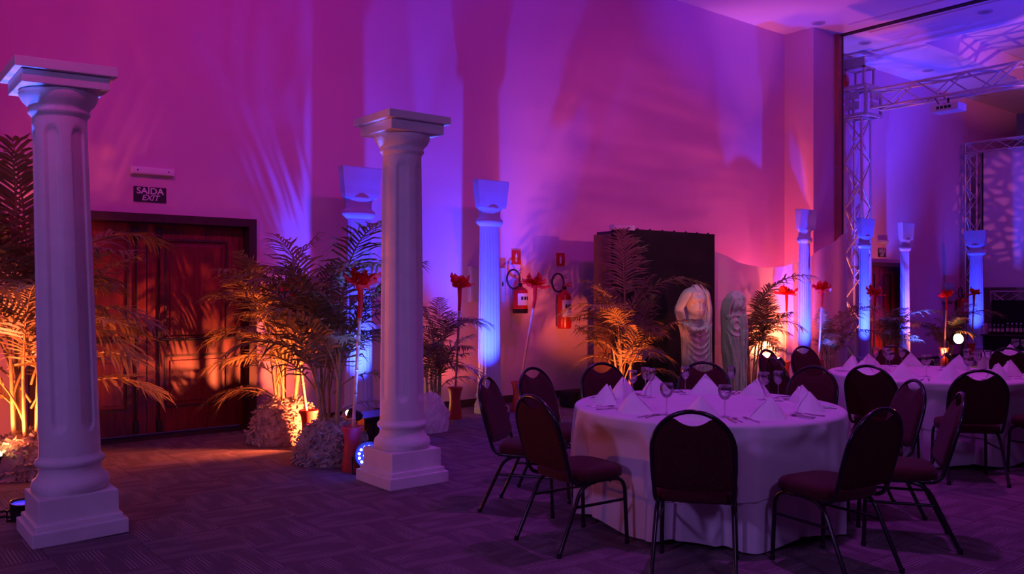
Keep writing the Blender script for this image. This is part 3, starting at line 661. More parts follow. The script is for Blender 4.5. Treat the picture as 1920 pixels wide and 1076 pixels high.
# ---------------------------------------------------------------- red flowers on poles
def flower(px_v, py_v, px_f, py_f, label, seed, d=None, hide=False):
    if d is None: d = F_PX * CAM_Z / (py_v - H_PX)
    x, y = at_depth(px_v, d); rnd = random.Random(seed)
    t = thing('red_flower_torch', label, 'flower', (x, y, 0), CAM_AZ, 'red flowers on poles')
    dx = (px_f - px_v) / F_PX * d; zf = z_at(py_f, d)
    MB().lathe([(.085, 0), (.088, .012), (.078, .10), (.066, .18), (.066, .26), (.078, .33), (.095, .37), (.095, .38), (.085, .38), (.06, .33)], 24).build('vase', M['redpot'], t)
    a = Vector((0, 0, .2)); b = Vector((dx, 0, zf - .22))
    pl = MB().tube([a, a.lerp(b, .5), b], [.014, .015, .017], 8)
    for k in range(5): q = a.lerp(b, .2 + .17 * k); pl.lathe([(.015, -.008), (.020, 0), (.015, .008)], 8, (q.x, q.y, q.z), cap=False)
    pl.build('pole', M['pole'], t)
    MB().tube([b - Vector((dx * .1, 0, .12)), b, (dx, 0, zf - .12), (dx, 0, zf - .03)], [.018, .022, .026, .03], 10).build('stem_wrap', M['redfilm'], t)
    fl = Vector((dx, 0, zf - .05))
    for ring, (n, e0, L) in enumerate(((5, 14, .20), (4, 46, .175), (3, 72, .13))):
        for k in range(n):
            az = 2 * PI * k / n + ring * .6 + rnd.uniform(-.35, .35); e = R(e0 + rnd.uniform(-24, 22)); L = L * rnd.uniform(.85, 1.12)
            D_ = Vector((math.cos(e) * math.cos(az), math.cos(e) * math.sin(az), math.sin(e))); S_ = Vector((-math.sin(az), math.cos(az), 0)); U_ = D_.cross(S_)
            rows = []
            for m in range(6):
                u = m / 5; wd = L * .36 * (math.sin(PI * min(1, .22 + .62 * u)) if m < 5 else .03)
                for s in (-1, -.5, 0, .5, 1):
                    rows.append(fl + D_ * L * u + S_ * wd * s + U_ * (-.3 * wd * s * s + .04 * noise.noise(Vector((u * 6, s * 3, seed + k)))))
            f = [(m * 5 + i, m * 5 + i + 1, m * 5 + i + 6, m * 5 + i + 5) for m in range(5) for i in range(4)]
            MB().add(rows, f, False).build('petal', M['redfilm'], t)
    for k in range(6):
        az = rnd.uniform(0, 2 * PI); q = fl + Vector((.06 * math.cos(az), .06 * math.sin(az), .05 + rnd.uniform(0, .07)))
        MB().tube([fl + Vector((0, 0, .02)), fl.lerp(q, .6) + Vector((0, 0, .03)), q], [.012, .018, .008], 6).build('bud', M['redfilm'], t)
    return t
flower(660, 882, 676, 522, 'red star flower on pole in red vase beside the white plaster column', 1)
flower(579, 842, 548, 533, 'red flower on bamboo pole rising from the lit vase between two palms', 2)
flower(853, 785, 862, 530, 'red flower on pole left of the cyan lit blue column', 3)
flower(972, 771, 1003, 528, 'red flower on leaning pole in front of the fire extinguisher', 4)
flower(1472, 0, 1475, 545, 'red flower on dark pole before the glowing drape', 5, 14.1)
flower(1534, 0, 1541, 538, 'red flower on pole just right of the pier column', 6, 14.45)
flower(1637, 0, 1640, 546, 'dim red flower on pole beside the truss tower', 7, 15.6)
flower(1770, 0, 1775, 550, 'orange red flower on pole left of the farthest column', 8, 17.45)
flower(1821, 0, 1826, 546, 'red flower on pole right in front of the farthest column', 9, 18.9)

# ---------------------------------------------------------------- black panel, drape and statues
BX0, BX1, BY, BH = on_plane_y(1150, 8.2)[0], on_plane_y(1340, 8.2)[0], 8.2, 2.40
t = thing('display_panel', 'tall black cloth display panel with brown side, behind the statues', 'panel', (0, 0, 0))
MB().box(((BX0 + BX1) / 2, BY + .02, BH / 2), (BX1 - BX0, .04, BH)).build('front_cloth', M['black'], t)
MB().box((BX0 + .02, BY + .21, BH / 2 - .04), (.04, .34, BH - .08)).build('side_cloth', M['brown'], t)
MB().box((BX1 - .02, BY + .21, BH / 2), (.04, .34, BH)).build('side_cloth', M['brown'], t)
MB().box((BX0 + .20, BY + .03, BH + .01), (.42, .10, .07), b=.01).build('white_tape', M['paper'], t)
tp = MB().box(((BX0 + BX1) / 2, BY + .2, BH - .06), (BX1 - BX0 - .08, .32, .04)); tp.build('top_board', M['frame'], t)
for k in range(7): MB().lathe([(.014, 0), (.018, .008), (.010, .018)], 8, (BX0 + .5 + k * .26, BY + .02, BH)).build('clip', M['blackmetal'], t)

DXA, DXB = BX1 + .02, on_plane_y(1588, 8.42)[0]
def drape(u, v):
    x = DXA + (DXB - DXA) * u; y = 8.42 + .03 * math.sin(u * 34) + .05 * math.sin(u * 9 + 1) * (1 - v)
    top = 2.25 + (2.62 - 2.25) * u - .55 * math.sin(PI * u) * (1 - .25 * u) + .10 * math.sin(PI * min(1, u * 2)) * 0
    return (x, y - .25 * math.sin(PI * u) * (1 - v) * .3, .015 + (top - .015) * v)
tag(MB().grid(140, 26, drape).build('sheer_drape', M['sheer']), 'sagging sheer white drape between the black panel and the truss tower', 'drape')

def statue(px, d, cpx, floor_y, rows, hfun, name, label, rz):
    x, y = at_depth(px, d); k = d / F_PX / 3.165        # metres for one step of the sketch grid below
    t = thing(name, label, 'statue', (x, y, 0), rz, 'headless statues')
    nu, nv = 90, 190; y0 = rows[0][0]; Hh = (floor_y - y0) * k
    def lr(v):
        yy = floor_y + (y0 - floor_y) * v
        for i in range(len(rows) - 1):
            a, b = rows[i], rows[i + 1]
            if a[0] <= yy <= b[0]:
                q = (yy - a[0]) / (b[0] - a[0]); return yy, a[1] + (b[1] - a[1]) * q, a[2] + (b[2] - a[2]) * q
        return yy, rows[-1][1], rows[-1][2]
    def front(u, v):
        yy, l, r = lr(v); u2 = .5 - .5 * math.cos(PI * u); X = l + (r - l) * u2
        e = max(0.0, min(1.0, 5 * u2, 5 * (1 - u2), 14 * (1 - v))) ** .5
        return ((X - cpx) * k, -.03 - (.015 + 1.25 * hfun(X, yy)) * e, v * Hh)
    def back(u, v):
        yy, l, r = lr(v); X = l + (r - l) * (1 - u); e = max(0.0, 1 - (2 * u - 1) ** 2) ** .5 * min(1, 14 * (1 - v)) ** .5
        return ((X - cpx) * k, .03 + .05 * e, v * Hh)
    b = MB().grid(nu, nv, front).grid(20, 60, back)
    b.grid(2, 120, lambda u, v: ((lr(v)[1] - cpx) * k, .03 - .06 * u, v * Hh), False)
    b.grid(2, 120, lambda u, v: ((lr(v)[2] - cpx) * k, -.03 + .06 * u, v * Hh), False)
    b.grid(12, 2, lambda u, v: ((rows[0][1] + (rows[0][2] - rows[0][1]) * u - cpx) * k, .03 - .06 * v, Hh), False)
    b.build('figure', M['statue'], t)
    MB().box((0, .02, .012), ((rows[-1][2] - rows[-1][1]) * k * 1.05, .34, .024), b=.004).build('foot_board', M['statue'], t)
    return t
def ell(x, y, cx, cy, rx, ry, p=.5): return max(0.0, 1 - ((x - cx) / rx) ** 2 - ((y - cy) / ry) ** 2) ** p
def limb(x, y, pts):
    best = 0.0
    for (ax, ay, ra), (bx, by, rb) in zip(pts, pts[1:]):
        dx, dy = bx - ax, by - ay; q = max(0, min(1, ((x - ax) * dx + (y - ay) * dy) / (dx * dx + dy * dy)))
        r = ra + (rb - ra) * q; e = math.hypot(x - ax - dx * q, y - ay - dy * q) / r
        if e < 1: best = max(best, math.sqrt(1 - e * e) * r)
    return best
def ridge(q, p=1.0): return (1 - abs(math.sin(q))) ** p
S1 = [(405, 692, 742), (420, 684, 746), (430, 655, 760), (440, 638, 772), (460, 622, 783), (500, 602, 792), (540, 584, 799), (565, 580, 801), (600, 589, 802), (640, 604, 800), (680, 614, 797), (720, 620, 796), (800, 624, 798), (900, 626, 800), (1092, 620, 804)]
def h1(x, y):
    k = .0024
    h = .13 * ell(x, y, 702, 500, 64, 110, .45) + .06 * ell(x, y, 702, 600, 50, 90)
    h += .030 * ell(x, y, 682, 495, 30, 28, .7) + .030 * ell(x, y, 724, 492, 28, 28, .7) - .012 * ell(x, y, 704, 545, 5, 60, .6) - .02 * ell(x, y, 704, 612, 6, 7)
    h = max(h, .12 * ell(x, y, 716, 412, 30, 40))
    for rib in range(3): h -= .006 * ell(x, y, 704, 545 + rib * 22, 40, 4)
    h = max(h, 2.3 * k * limb(x, y, [(642, 455, 30), (600, 545, 23), (620, 612, 18), (645, 655, 20)]))
    h = max(h, 2.1 * k * limb(x, y, [(768, 455, 32), (788, 560, 30), (770, 630, 22), (735, 662, 20)]))
    if x > 730 and y > 415: h = max(h, .075 + .035 * ridge((x - 730) * .13 + (y - 415) * .006))
    lim = 640 + 30 * math.sin((x - 610) / 190 * PI)
    if y > lim - 10:
        g = .10
        if y < 900: 
            sw = (y - 660) - 90 * (1 - ((x - 700) / 80) ** 2) * .9
            g += .05 * ridge(sw * .085) * max(0, 1 - abs(x - 702) / 85) * max(0, min(1, (900 - y) / 60))
        g += .04 * ell(x, y, 665, 800, 40, 300) + .035 * ell(x, y, 735, 800, 32, 300)
        g += .03 * ridge((x - 640) * .10 + .5 * math.sin(y * .012)) * max(0, min(1, (y - 780) / 120))
        if x > 752: g = max(g, .12 + .05 * ridge((x - 752) * .17 + y * .002))
        if x < 645: g = max(g, .08 + .04 * ridge((x - 615) * .2 + y * .003))
        h = max(h, g)
        roll = limb(x, y, [(612, 640, 16), (650, 672, 18), (700, 668, 18), (765, 612, 16)]); h = max(h, .10 + 3.0 * k * roll + (.012 * math.sin((x + y) * .35) if roll > 0 else 0))
    return h
statue(1299, 12.0, 690, 1092, S1, h1, 'draped_statue', 'grey headless statue with hand on hip and cloth round its waist, before black panel', CAM_AZ + .1)
S2 = [(458, 930, 968), (468, 918, 980), (482, 902, 994), (505, 884, 1003), (540, 870, 1007), (580, 863, 1009), (620, 863, 1013), (680, 866, 1019), (740, 866, 1019), (820, 868, 1012), (920, 880, 1006), (1054, 900, 1010)]
def h2(x, y):
    k = .0026
    h = .09 * ell(x, y, 950, 540, 62, 130) + .04 * ell(x, y, 930, 545, 28, 30) + .04 * ell(x, y, 972, 545, 26, 30)
    h = max(h, 2.0 * k * limb(x, y, [(906, 495, 26), (878, 600, 24), (890, 640, 18)]), 1.9 * k * limb(x, y, [(990, 500, 24), (1002, 620, 22), (985, 690, 16)]))
    h += .022 * ridge((x - 900) * .10 + (y - 470) * .045) * (1 if y < 640 else 0)
    if y > 600:
        cc = math.hypot(x - 930, (y - 660) * .8)
        g = .10 + .05 * ell(x, y, 915, 820, 42, 260)
        if cc < 60 and x < 950: g += .035 * ridge(cc * .11 + .8)
        else: g += .05 * ridge((x - 880) * .12 - (y - 640) * .012 + .6 * math.sin(y * .02))
        if x > 975 and y > 690: g = max(g, .13 + .05 * ridge((x - 975) * .2 + .3 * math.sin(y * .05)))
        h = max(h, g)
    return h
statue(1376, 13.1, 941, 1054, S2, h2, 'robed_statue', 'grey headless statue in long folded robe, in front of the sheer drape', CAM_AZ + .05)

# ---------------------------------------------------------------- truss
def cyl_mesh(r, n=8):
    return MB().tube([(0, 0, 0), (0, 0, 1)], r, n).mesh('rod')
ROD = {}
def rod(name, a, b, r, parent, m='alu'):
    key = (r, m)
    if key not in ROD:
        ROD[key] = cyl_mesh(r); ROD[key].materials.append(M[m])
    a, b = Vector(a), Vector(b); o = link(name, ROD[key], None, parent, a)
    o.rotation_euler = (b - a).to_track_quat('Z', 'Y').to_euler(); o.scale = (1, 1, (b - a).length); return o
def truss(name, a, b, s, label, up=(0, 0, 1), step=0.5, rc=.025, rb=.014, faces=(0, 1, 2, 3), m='alu', group='aluminium box trusses'):
    a, b = Vector(a), Vector(b); T = (b - a).normalized(); L = (b - a).length
    U = Vector(up); U = (U - T * U.dot(T)).normalized(); S = T.cross(U)
    t = thing(name, label, 'truss', tuple(a), 0, group); h = s / 2 - rc
    cor = [S * i * h + U * j * h for (i, j) in ((-1, -1), (1, -1), (1, 1), (-1, 1))]
    for c in cor: rod('chord', c, c + T * L, rc, t, m)
    n = max(1, round(L / step))
    for k in range(n):
        for fc in faces:
            c0, c1 = cor[fc], cor[(fc + 1) % 4]
            if (k + fc) % 2: c0, c1 = c1, c0
            rod('brace', c0 + T * (L * k / n), c1 + T * (L * (k + 1) / n), rb, t, m)
    for e in (0.015, L - .015):
        for fc in range(4): rod('end_bar', cor[fc] + T * e, cor[(fc + 1) % 4] + T * e, rc * .8, t, m)
    return t
TX, TY = 16.25, 9.08
tz = 5.02
truss('truss_tower', (TX, TY - .02, 0), (TX, TY - .02, tz), .40, 'aluminium truss tower rising behind a blue column to the corner block', (1, 0, 0), .46)
tb = thing('truss_corner_block', 'square aluminium corner block on top of truss tower with red hoist', 'truss', (TX, TY - .06, tz)); 
hb = .29
mbk = MB()
for i in (-1, 1):
    for j in (-1, 1):
        MB().box((i * hb, j * hb, .30), (.055, .055, .62)).build('block_post', M['alu'], tb)
for z in (.02, .58):
    for (cx, cy, sx, sy) in ((0, -hb, 2 * hb, .05), (0, hb, 2 * hb, .05), (-hb, 0, .05, 2 * hb), (hb, 0, .05, 2 * hb)):
        MB().box((cx, cy, z), (sx, sy, .06)).build('block_rail', M['alu'], tb)
for (cx, cy, sx, sy) in ((-hb - .01, 0, .012, .3), (0, -hb - .01, .3, .012)):
    pl = MB().box((cx, cy, .20), (sx, sy, .16)).box((cx, cy, .40), (sx, sy, .16)); pl.build('bolt_plate', M['alu'], tb)
for z in (.62, .98):
    for (cx, cy, sx, sy) in ((0, -.19, .42, .04), (0, .19, .42, .04), (-.19, 0, .04, .42), (.19, 0, .04, .42)):
        MB().box((cx, cy, z), (sx, sy, .04)).build('head_rail', M['alu'], tb)
for i in (-1, 1):
    for j in (-1, 1): MB().box((i * .19, j * .19, .80), (.04, .04, .36)).build('head_post', M['alu'], tb)
MB().box((-.21, 0, 1.08), (.02, .44, .18)).build('head_plate', M['box'], tb)
MB().lathe([(.01, -.07), (.12, -.06), (.14, 0), (.12, .06), (.01, .07)], 16).xf(Matrix.Translation((-.30, .18, .74)) @ Matrix.Rotation(PI / 2, 4, 'X')).build('hoist_wheel', M['hoist'], tb)
BZ = tz + .30
truss('truss_beam', (TX, TY - .40, BZ), (TX, 1.5, BZ), .40, 'long aluminium truss beam running overhead from the corner block, carrying a projector', (0, 0, 1), .44)
# projector under the beam
tpx = on_plane_y(1778, 0.0)
a_, b_ = ray(1778); d_ = TX / a_; pY = b_ * d_; pz = z_at(203, d_)
t = thing('projector', 'white projector hanging under the overhead truss beam', 'projector', (TX, pY, pz))
MB().box((0, 0, 0), (.36, .50, .14), b=.02).build('body', M['white'], t)
MB().lathe([(.05, 0), (.05, .05), (.045, .055), (.02, .04)], 16).xf(Matrix.Translation((.18, -.10, .0)) @ Matrix.Rotation(PI / 2, 4, 'Y')).build('lens', M['signblack'], t)
for k in range(4): MB().box((-.183, -.10 + k * .07, .0), (.008, .05, .05)).build('socket', M['signblack'], t)
MB().tube([(0, 0, .07), (0, 0, BZ - .2 - pz)], .02, 8).box((0, 0, .085), (.14, .14, .02)).build('mount', M['blackmetal'], t)
MB().tube([(-.1, .12, .07), (-.14, .18, .2), (-.06, .12, .3), (-.02, .05, BZ - .2 - pz)], .009, 6).build('cable', M['cable'], t)
# screen frame beyond
SX = 21.7
a_, b_ = ray(1825); d_ = SX / a_; SY = b_ * d_
SY = min(SY, 9.18); zt = z_at(288, d_)
truss('truss_post', (SX, SY, 0), (SX, SY, zt - .02), .30, 'dark truss post of the screen frame behind the farthest column', (1, 0, 0), .36, .02, .012)
truss('truss_beam', (SX, SY + .15, zt + .13), (SX, 4.0, zt + .13), .28, 'dark truss beam along the top of the screen', (0, 0, 1), .36, .02, .012)
truss('truss_beam', (SX - .05, SY - .45, z_at(556, 20.2)), (SX - .05, 4.0, z_at(556, 20.2)), .28, 'low dark truss beam under the screen, behind the bar', (0, 0, 1), .36, .02, .012)
ts = thing('projection_screen', 'pale projection screen hanging in the truss frame behind the bar', 'screen', (SX, 0, 0))
MB().box((.05, (SY - .2 + 3.8) / 2, (zt + 1.62) / 2), (.02, SY - .2 - 3.8, zt - 1.62)).build('screen_cloth', M['screen'], ts)
MB().box((.05, SY - .2, (zt + 1.62) / 2), (.03, .03, zt - 1.62)).build('screen_border', M['blackmetal'], ts)

# ---------------------------------------------------------------- bar
t = thing('bar_counter', 'low black draped bar counter with bottles, under the screen', 'counter', (0, 0, 0))
MB().box((20.9, 6.5, .26), (.60, 3.9, .52), b=.01).build('draped_front', M['black'], t)
MB().box((20.9, 6.5, .535), (.66, 4.0, .03), b=.006).build('counter_top', M['case'], t)
tag(MB().box((21.45, 6.3, .66), (.05, 4.6, 1.32), b=.004).build('bar_backdrop', M['black']), 'black cloth backdrop behind the bar bottles', 'backdrop')
def bottle(x, y, label, h=.24, lm='blabel'):
    t = thing('bottle', label, 'bottle', (x, y, .55), 0, 'bottles in a row on the bar')
    MB().lathe([(.030, 0), (.033, .008), (.033, h * .62), (.026, h * .72), (.012, h * .80), (.012, h * .97), (.014, h)], 14).build('glass_body', M['bottle'], t)
    MB().lathe([(.0345, h * .28), (.0345, h * .60)], 14, cap=False).build('label', M[lm], t)
    MB().lathe([(.0155, h * .92), (.0155, h * 1.02), (.001, h * 1.03)], 10).build('cap', M['cork'], t)
names = ['first', 'second', 'third', 'fourth', 'fifth', 'sixth', 'seventh', 'eighth', 'ninth']
for k in range(9):
    px = 1857 + k * 7.6 if k < 4 else 1889.5 + (k - 4) * 8.2
    a_, b_ = ray(px); X = 20.74; d_ = X / a_
    bottle(X, b_ * d_, 'dark bottle with pink label on the bar, %s of the row from the left' % names[k], .22 if k < 4 else .26)
tr = thing('glass_rack', 'lit rack of small glasses on the bar left of the bottles', 'rack', (20.72, on_plane_y(1838, 1)[1] * 0 + ray(1833)[1] * 20.72 / ray(1833)[0], .55))
MB().box((0, 0, .01), (.22, .36, .02)).box((0, 0, .23), (.22, .36, .012)).box((0, -.175, .12), (.22, .012, .21)).box((0, .175, .12), (.22, .012, .21)).build('rack_frame', M['white'], tr)
for i in range(2):
    for j in range(6): MB().lathe([(.022, .02), (.026, .03), (.028, .13), (.026, .135)], 12, (-.06 + .11 * i, -.14 + j * .056, 0)).build('small_glass', M['label'], tr)

# ---------------------------------------------------------------- clutter on the floor
def blob(name, loc, dims, label, cat, seed, m):
    def fn(u, v):
        a = 2 * PI * u; e = v * PI * .5
        p = Vector((math.cos(a) * math.cos(e), math.sin(a) * math.cos(e), math.sin(e)))
        q = 1 + .22 * abs(noise.noise(p * 2.2 + Vector((seed, 0, 0)))) + .16 * abs(noise.noise(p * 5 + Vector((0, seed, 0)))) - .10
        return (p.x * dims[0] * q * (1 + .15 * math.sin(e * 4)), p.y * dims[1] * q, max(0.0, p.z ** .8 * dims[2] * q) if e < PI / 2 - 1e-4 else dims[2] * .95)
    o = MB().grid(56, 26, fn, False, close_u=True).build(name, m, None, loc); return tag(o, label, cat)
x, y = at_depth(806, 9.36)
blob('crumpled_cloth', (x, y, 0), (.22, .16, .42), 'crumpled white cloth heaped at the foot of a palm behind the plaster column', 'cloth', 3.3, M['paper'])
x, y = at_depth(697, 8.75)
t = thing('flight_case', 'dark open crate on the floor behind the middle plaster column', 'crate', (x, y, 0), .2)
MB().box((0, 0, .14), (.52, .38, .28), b=.012).build('crate_body', M['case'], t)
for s in (-1, 1): MB().box((0, s * .195, .25), (.54, .015, .03)).build('edge_strip', M['chairmetal'], t)
for k in range(5): MB().box((-.2 + .1 * k, -.197, .12), (.07, .012, .2)).build('slat', M['case'], t)
x, y = at_depth(1085, 11.4)
t = thing('equipment_bag', 'low black equipment bag on the floor by the wall, behind the near table', 'bag', (x, y, 0), 0)
MB().box((0, 0, .11), (.50, .26, .22), b=.05).build('bag_body', M['black'], t)
MB().tube([(-.12, -.13, .12), (-.1, -.15, .2), (0, -.15, .235), (.1, -.15, .2), (.12, -.13, .12)], .012, 6).build('strap', M['cable'], t)
for (pts, lab) in (([(0, 962), (30, 958), (60, 962), (75, 958)], 'dark cable lying on the carpet left of leftmost column'), ([(0, 972), (25, 970), (48, 966), (70, 950)], 'second dark cable on the carpet by the leftmost column base')):
    P = [Vector(on_floor(a, b)) + Vector((0, 0, .008)) for a, b in pts]; Q = []
    P = [P[0] + (P[0] - P[1]) * 2] + P
    for i in range(len(P) - 1):
        for k in range(6): q = P[i].lerp(P[i + 1], k / 6); Q.append(q + Vector((.02 * math.sin(i * 6 + k), .02 * math.cos(i * 5 + k * 1.3), 0)))
    tag(MB().tube(Q, .008, 6).build('floor_cable', M['cable']), lab, 'cable', 'floor cables')

# ---------------------------------------------------------------- chairs
def arc3(p0, p1, p2, n=5):
    p0, p1, p2 = Vector(p0), Vector(p1), Vector(p2)
    return [p0 * (1 - s) ** 2 + p1 * 2 * s * (1 - s) + p2 * s * s for s in [k / n for k in range(n + 1)]]
def back_y(z): return -.205 - .145 * max(0, (z - .42)) / .5
ZT, ZA, HW = .915, .70, .215
def make_chair(label):
    t = thing('banquet_chair', label, 'chair', (0, 0, 0), 0, 'banquet chairs with rounded backs')
    side = [Vector((.20, .16, .405)), Vector((.20, -.10, .405))] + arc3((.20, -.14, .405), (.205, -.205, .405), (.208, back_y(.48), .48))[0:] + [Vector((HW, back_y(.60), .60)), Vector((HW, back_y(ZA), ZA))]
    arch = [Vector((HW * math.cos(a) if True else 0, back_y(ZA + (ZT - ZA) * math.sin(a)), ZA + (ZT - ZA) * math.sin(a))) for a in [PI * k / 20 for k in range(1, 20)]]
    path = side + arch + [Vector((-p.x, p.y, p.z)) for p in reversed(side)]
    MB().tube(path, .0125, 8).build('back_frame', M['chairmetal'], t)
    for s in (-1, 1):
        MB().tube(arc3((s * .20, .12, .405), (s * .20, .205, .405), (s * .205, .21, .33)) + [Vector((s * .212, .222, .015))], .0125, 8).lathe([(.015, 0), (.016, .02), (.013, .03)], 8, (s * .212, .222, 0)).build('leg', M['chairmetal'], t)
        MB().tube(arc3((s * .20, -.02, .400), (s * .20, -.11, .400), (s * .205, -.15, .33)) + [Vector((s * .218, -.30, .015))], .0125, 8).lathe([(.015, 0), (.016, .02), (.013, .03)], 8, (s * .218, -.302, 0)).build('leg', M['chairmetal'], t)
        MB().tube([(s * .207, .215, .27), (s * .208, -.18, .27)], .009, 6).build('stretcher', M['chairmetal'], t)
    MB().tube([(-.20, .10, .395), (.20, .10, .395)], .010, 6).tube([(-.20, -.10, .395), (.20, -.10, .395)], .010, 6).build('seat_rail', M['chairmetal'], t)
    # seat cushion
    prof = [(.001, .400), (.90, .402), (.985, .415), (1.0, .435), (.985, .458), (.93, .473), (.80, .482), (.5, .488), (.001, .490)]
    def cu(u, v):
        k = v * (len(prof) - 1); i = min(int(k), len(prof) - 2); q = k - i
        s = prof[i][0] + (prof[i + 1][0] - prof[i][0]) * q; z = prof[i][1] + (prof[i + 1][1] - prof[i][1]) * q
        a = 2 * PI * u; ca, sa = math.cos(a), math.sin(a); e = 2 / 3.6
        return (s * .225 * math.copysign(abs(ca) ** e, ca), .02 + s * .225 * math.copysign(abs(sa) ** e, sa), z)
    MB().grid(40, 2 * len(prof) - 1, cu, close_u=True).build('seat', M['seat'], t)
    # back pad with a scooped hand hold at the top
    def top(x):
        q = min(1, abs(x) / (HW - .008)); z = ZA + (ZT - .008 - ZA) * math.sqrt(max(0, 1 - q * q))
        if abs(x) < .105: z = min(z, .835 + .052 * (x / .105) ** 2)
        return z
    def bot(x): return .475 + .02 * (abs(x) / HW) ** 4
    def pad(sgn, th):
        def fn(u, v):
            x = (2 * u - 1) * (HW - .010); x = math.sin((2 * u - 1) * PI / 2) * (HW - .010); z = bot(x) + (max(top(x), bot(x) + .15) - bot(x)) * v
            e = min(1, 6 * v, 6 * (1 - v), 8 * u, 8 * (1 - u)); e = math.sqrt(max(0, e))
            return (x, back_y(z) + sgn * (.004 + th * e), z)
        return fn
    MB().grid(29, 14, pad(1, .024)).build('front_pad', M['seat'], t)
    MB().grid(29, 14, pad(-1, .010)).build('backrest', M['back'], t)
    return t
T1 = (5.9, 1.345); T2 = (8.15, 3.98); T3 = (10.25, 6.65)          # depth and sideways offset of the table centres
def cam_xy(d, l): return (d * FX + l * FY, d * FY - l * FX)
t1, t2, t3 = cam_xy(*T1), cam_xy(*T2), cam_xy(*T3)
chair0 = None
CHAIR_AT = []
def place_chair(center, ang, r, label, dr=0.0):
    """ang: degrees round the table, 0 towards the viewer, positive to the right"""
    global chair0
    r = max(r, 1.12); a = R(ang); dd, dl = -math.cos(a) * r, math.sin(a) * r
    x = center[0] + dd * FX + dl * FY; y = center[1] + dd * FY - dl * FX
    rz = math.atan2(center[1] - y, center[0] - x) - PI / 2 + R(dr)
    CHAIR_AT.append((center, x, y, rz))
    if chair0 is None: chair0 = make_chair(label); chair0.location = (x, y, 0); chair0.rotation_euler = (0, 0, rz)
    else: dup(chair0, (x, y, 0), rz, label)
CH1 = [(-15.5, 1.20, 'chair with its back to the viewer at the front of the near table', 0), (22, 1.18, 'chair at the front right of the near table, turned slightly left', 8), (-56, 1.14, 'chair at the front left of the near table, seat facing right', 0),
       (60, 1.22, 'chair seen almost edge on at the right of the near table', 12), (-97, 1.22, 'leftmost chair, seen edge on with its red front lit', -12), (92, 1.12, 'chair with blue rimmed back right of the near table', 0),
       (-130, 1.20, 'chair with blue rim at the rear left of the near table', 0), (-158, 1.20, 'chair behind the near table in front of the tall palm', 0), (168, 1.22, 'chair behind the near table in front of the two statues', 0), (134, 1.24, 'chair at the rear right of the near table, against the glowing drape', 0)]
for (a, r, lab, dr) in CH1: place_chair(t1, a, r, 'dark burgundy ' + lab, dr)
CH2 = [(-12, 1.16, 'chair with its back to the viewer at the front of the second table', 0), (-44, 1.02, 'chair at the front left of the second table, behind the blue rimmed chair', 0), (28, 1.12, 'chair cut off by the right edge at the second table', 0),
       (-82, 1.22, 'chair left of the second table with a blue glint in its hand hold', 0), (-120, 1.22, 'chair seen edge on beyond the near table, against the bright glow', -15), (-152, 1.22, 'chair at the rear left of the second table before the bushy palm', 0), (168, 1.06, 'chair behind the second table under the column by the far door', 0)]
for (a, r, lab, dr) in CH2: place_chair(t2, a, r, 'dark burgundy ' + lab, dr)
place_chair(t3, -52, 1.25, 'dark burgundy chair at the third table by the right edge', 0)

# ---------------------------------------------------------------- tables, cloths and settings
def table(center, label, lc, seed, rad=.90):
    t = thing('round_table', label, 'table', (center[0], center[1], 0), 0, 'round banquet tables')
    MB().lathe([(rad - .015, .715), (rad - .01, .72), (rad - .01, .74), (rad - .015, .745)], 48).build('table_top', M['wood'], t)
    for k in range(4):
        a = PI / 4 + k * PI / 2; MB().tube([(.5 * math.cos(a), .5 * math.sin(a), .715), (.62 * math.cos(a), .62 * math.sin(a), .01)], .016, 8).build('leg', M['chairmetal'], t)
    def cloth(name, z_hem, flare, nf, off, ph, lab, amp, grp):
        def fn(u, v):
            a = 2 * PI * u
            if v < .25:
                r = (rad - .02) * (v / .25); return (r * math.cos(a), r * math.sin(a), .747 + off)
            if v < .34:
                q = (v - .25) / .09 * PI / 2; r = rad - .02 + (.024 + off) * math.sin(q)
                return (r * math.cos(a), r * math.sin(a), .747 + off - .024 * (1 - math.cos(q)))
            s = (v - .34) / .66
            n1 = noise.noise(Vector((math.cos(a) * 2.1, math.sin(a) * 2.1, seed + ph)))
            hem = z_hem(a); ztop = .723 + off
            w = math.sin(nf * a + 2.4 * n1 + ph) * .6 + .4 * math.sin((nf * 1.7) * a * 1.0 + ph * 3 + 3 * n1) if True else 0
            w += .25 * noise.noise(Vector((math.cos(a) * 5, math.sin(a) * 5, s * 1.5 + seed)))
            r = rad + .004 + off + (flare * s + amp * (w - .25) * s ** .75)
            z = ztop + (hem - ztop) * s
            for (cc, cx, cy, crz) in CHAIR_AT:                       # the cloth is pushed in where a chair stands against it
                if cc != center: continue
                ux, uy = -math.sin(crz), math.cos(crz)               # the chair's forward direction
                for _ in range(2):
                    px, py = center[0] + r * math.cos(a) - cx, center[1] + r * math.sin(a) - cy
                    fw = px * ux + py * uy; lat = abs(px * uy - py * ux)
                    if lat < .40 and fw < .30 and math.cos(a) * (cx - center[0]) + math.sin(a) * (cy - center[1]) > 0:
                        k = 1.0 if lat < .26 else 1 - (lat - .26) / .14
                        k *= min(1.0, max(0.0, (.70 - z) / .14)); k = k * k * (3 - 2 * k)
                        r -= (.30 - fw) * k
            if name == 'floor_cloth': r -= .006
            return (r * math.cos(a), r * math.sin(a), z)
        o = MB().grid(288, 44, fn, close_u=True).build(name, M['cloth'], None, (center[0], center[1], 0)); tag(o, lab, 'tablecloth', grp)
    cloth('floor_cloth', lambda a: .012 + .02 * (1 + math.sin(7 * a + seed)), .035, 15, 0.0, 1.0, 'long white floor cloth under the short cloth of %s' % lc, .085, 'floor length cloths')
    cloth('table_cloth', lambda a: .31 + .035 * math.cos(4 * a + seed), .045, 15, .008, 1.0, 'short white cloth spread over the top of %s' % lc, .085, 'short top cloths')
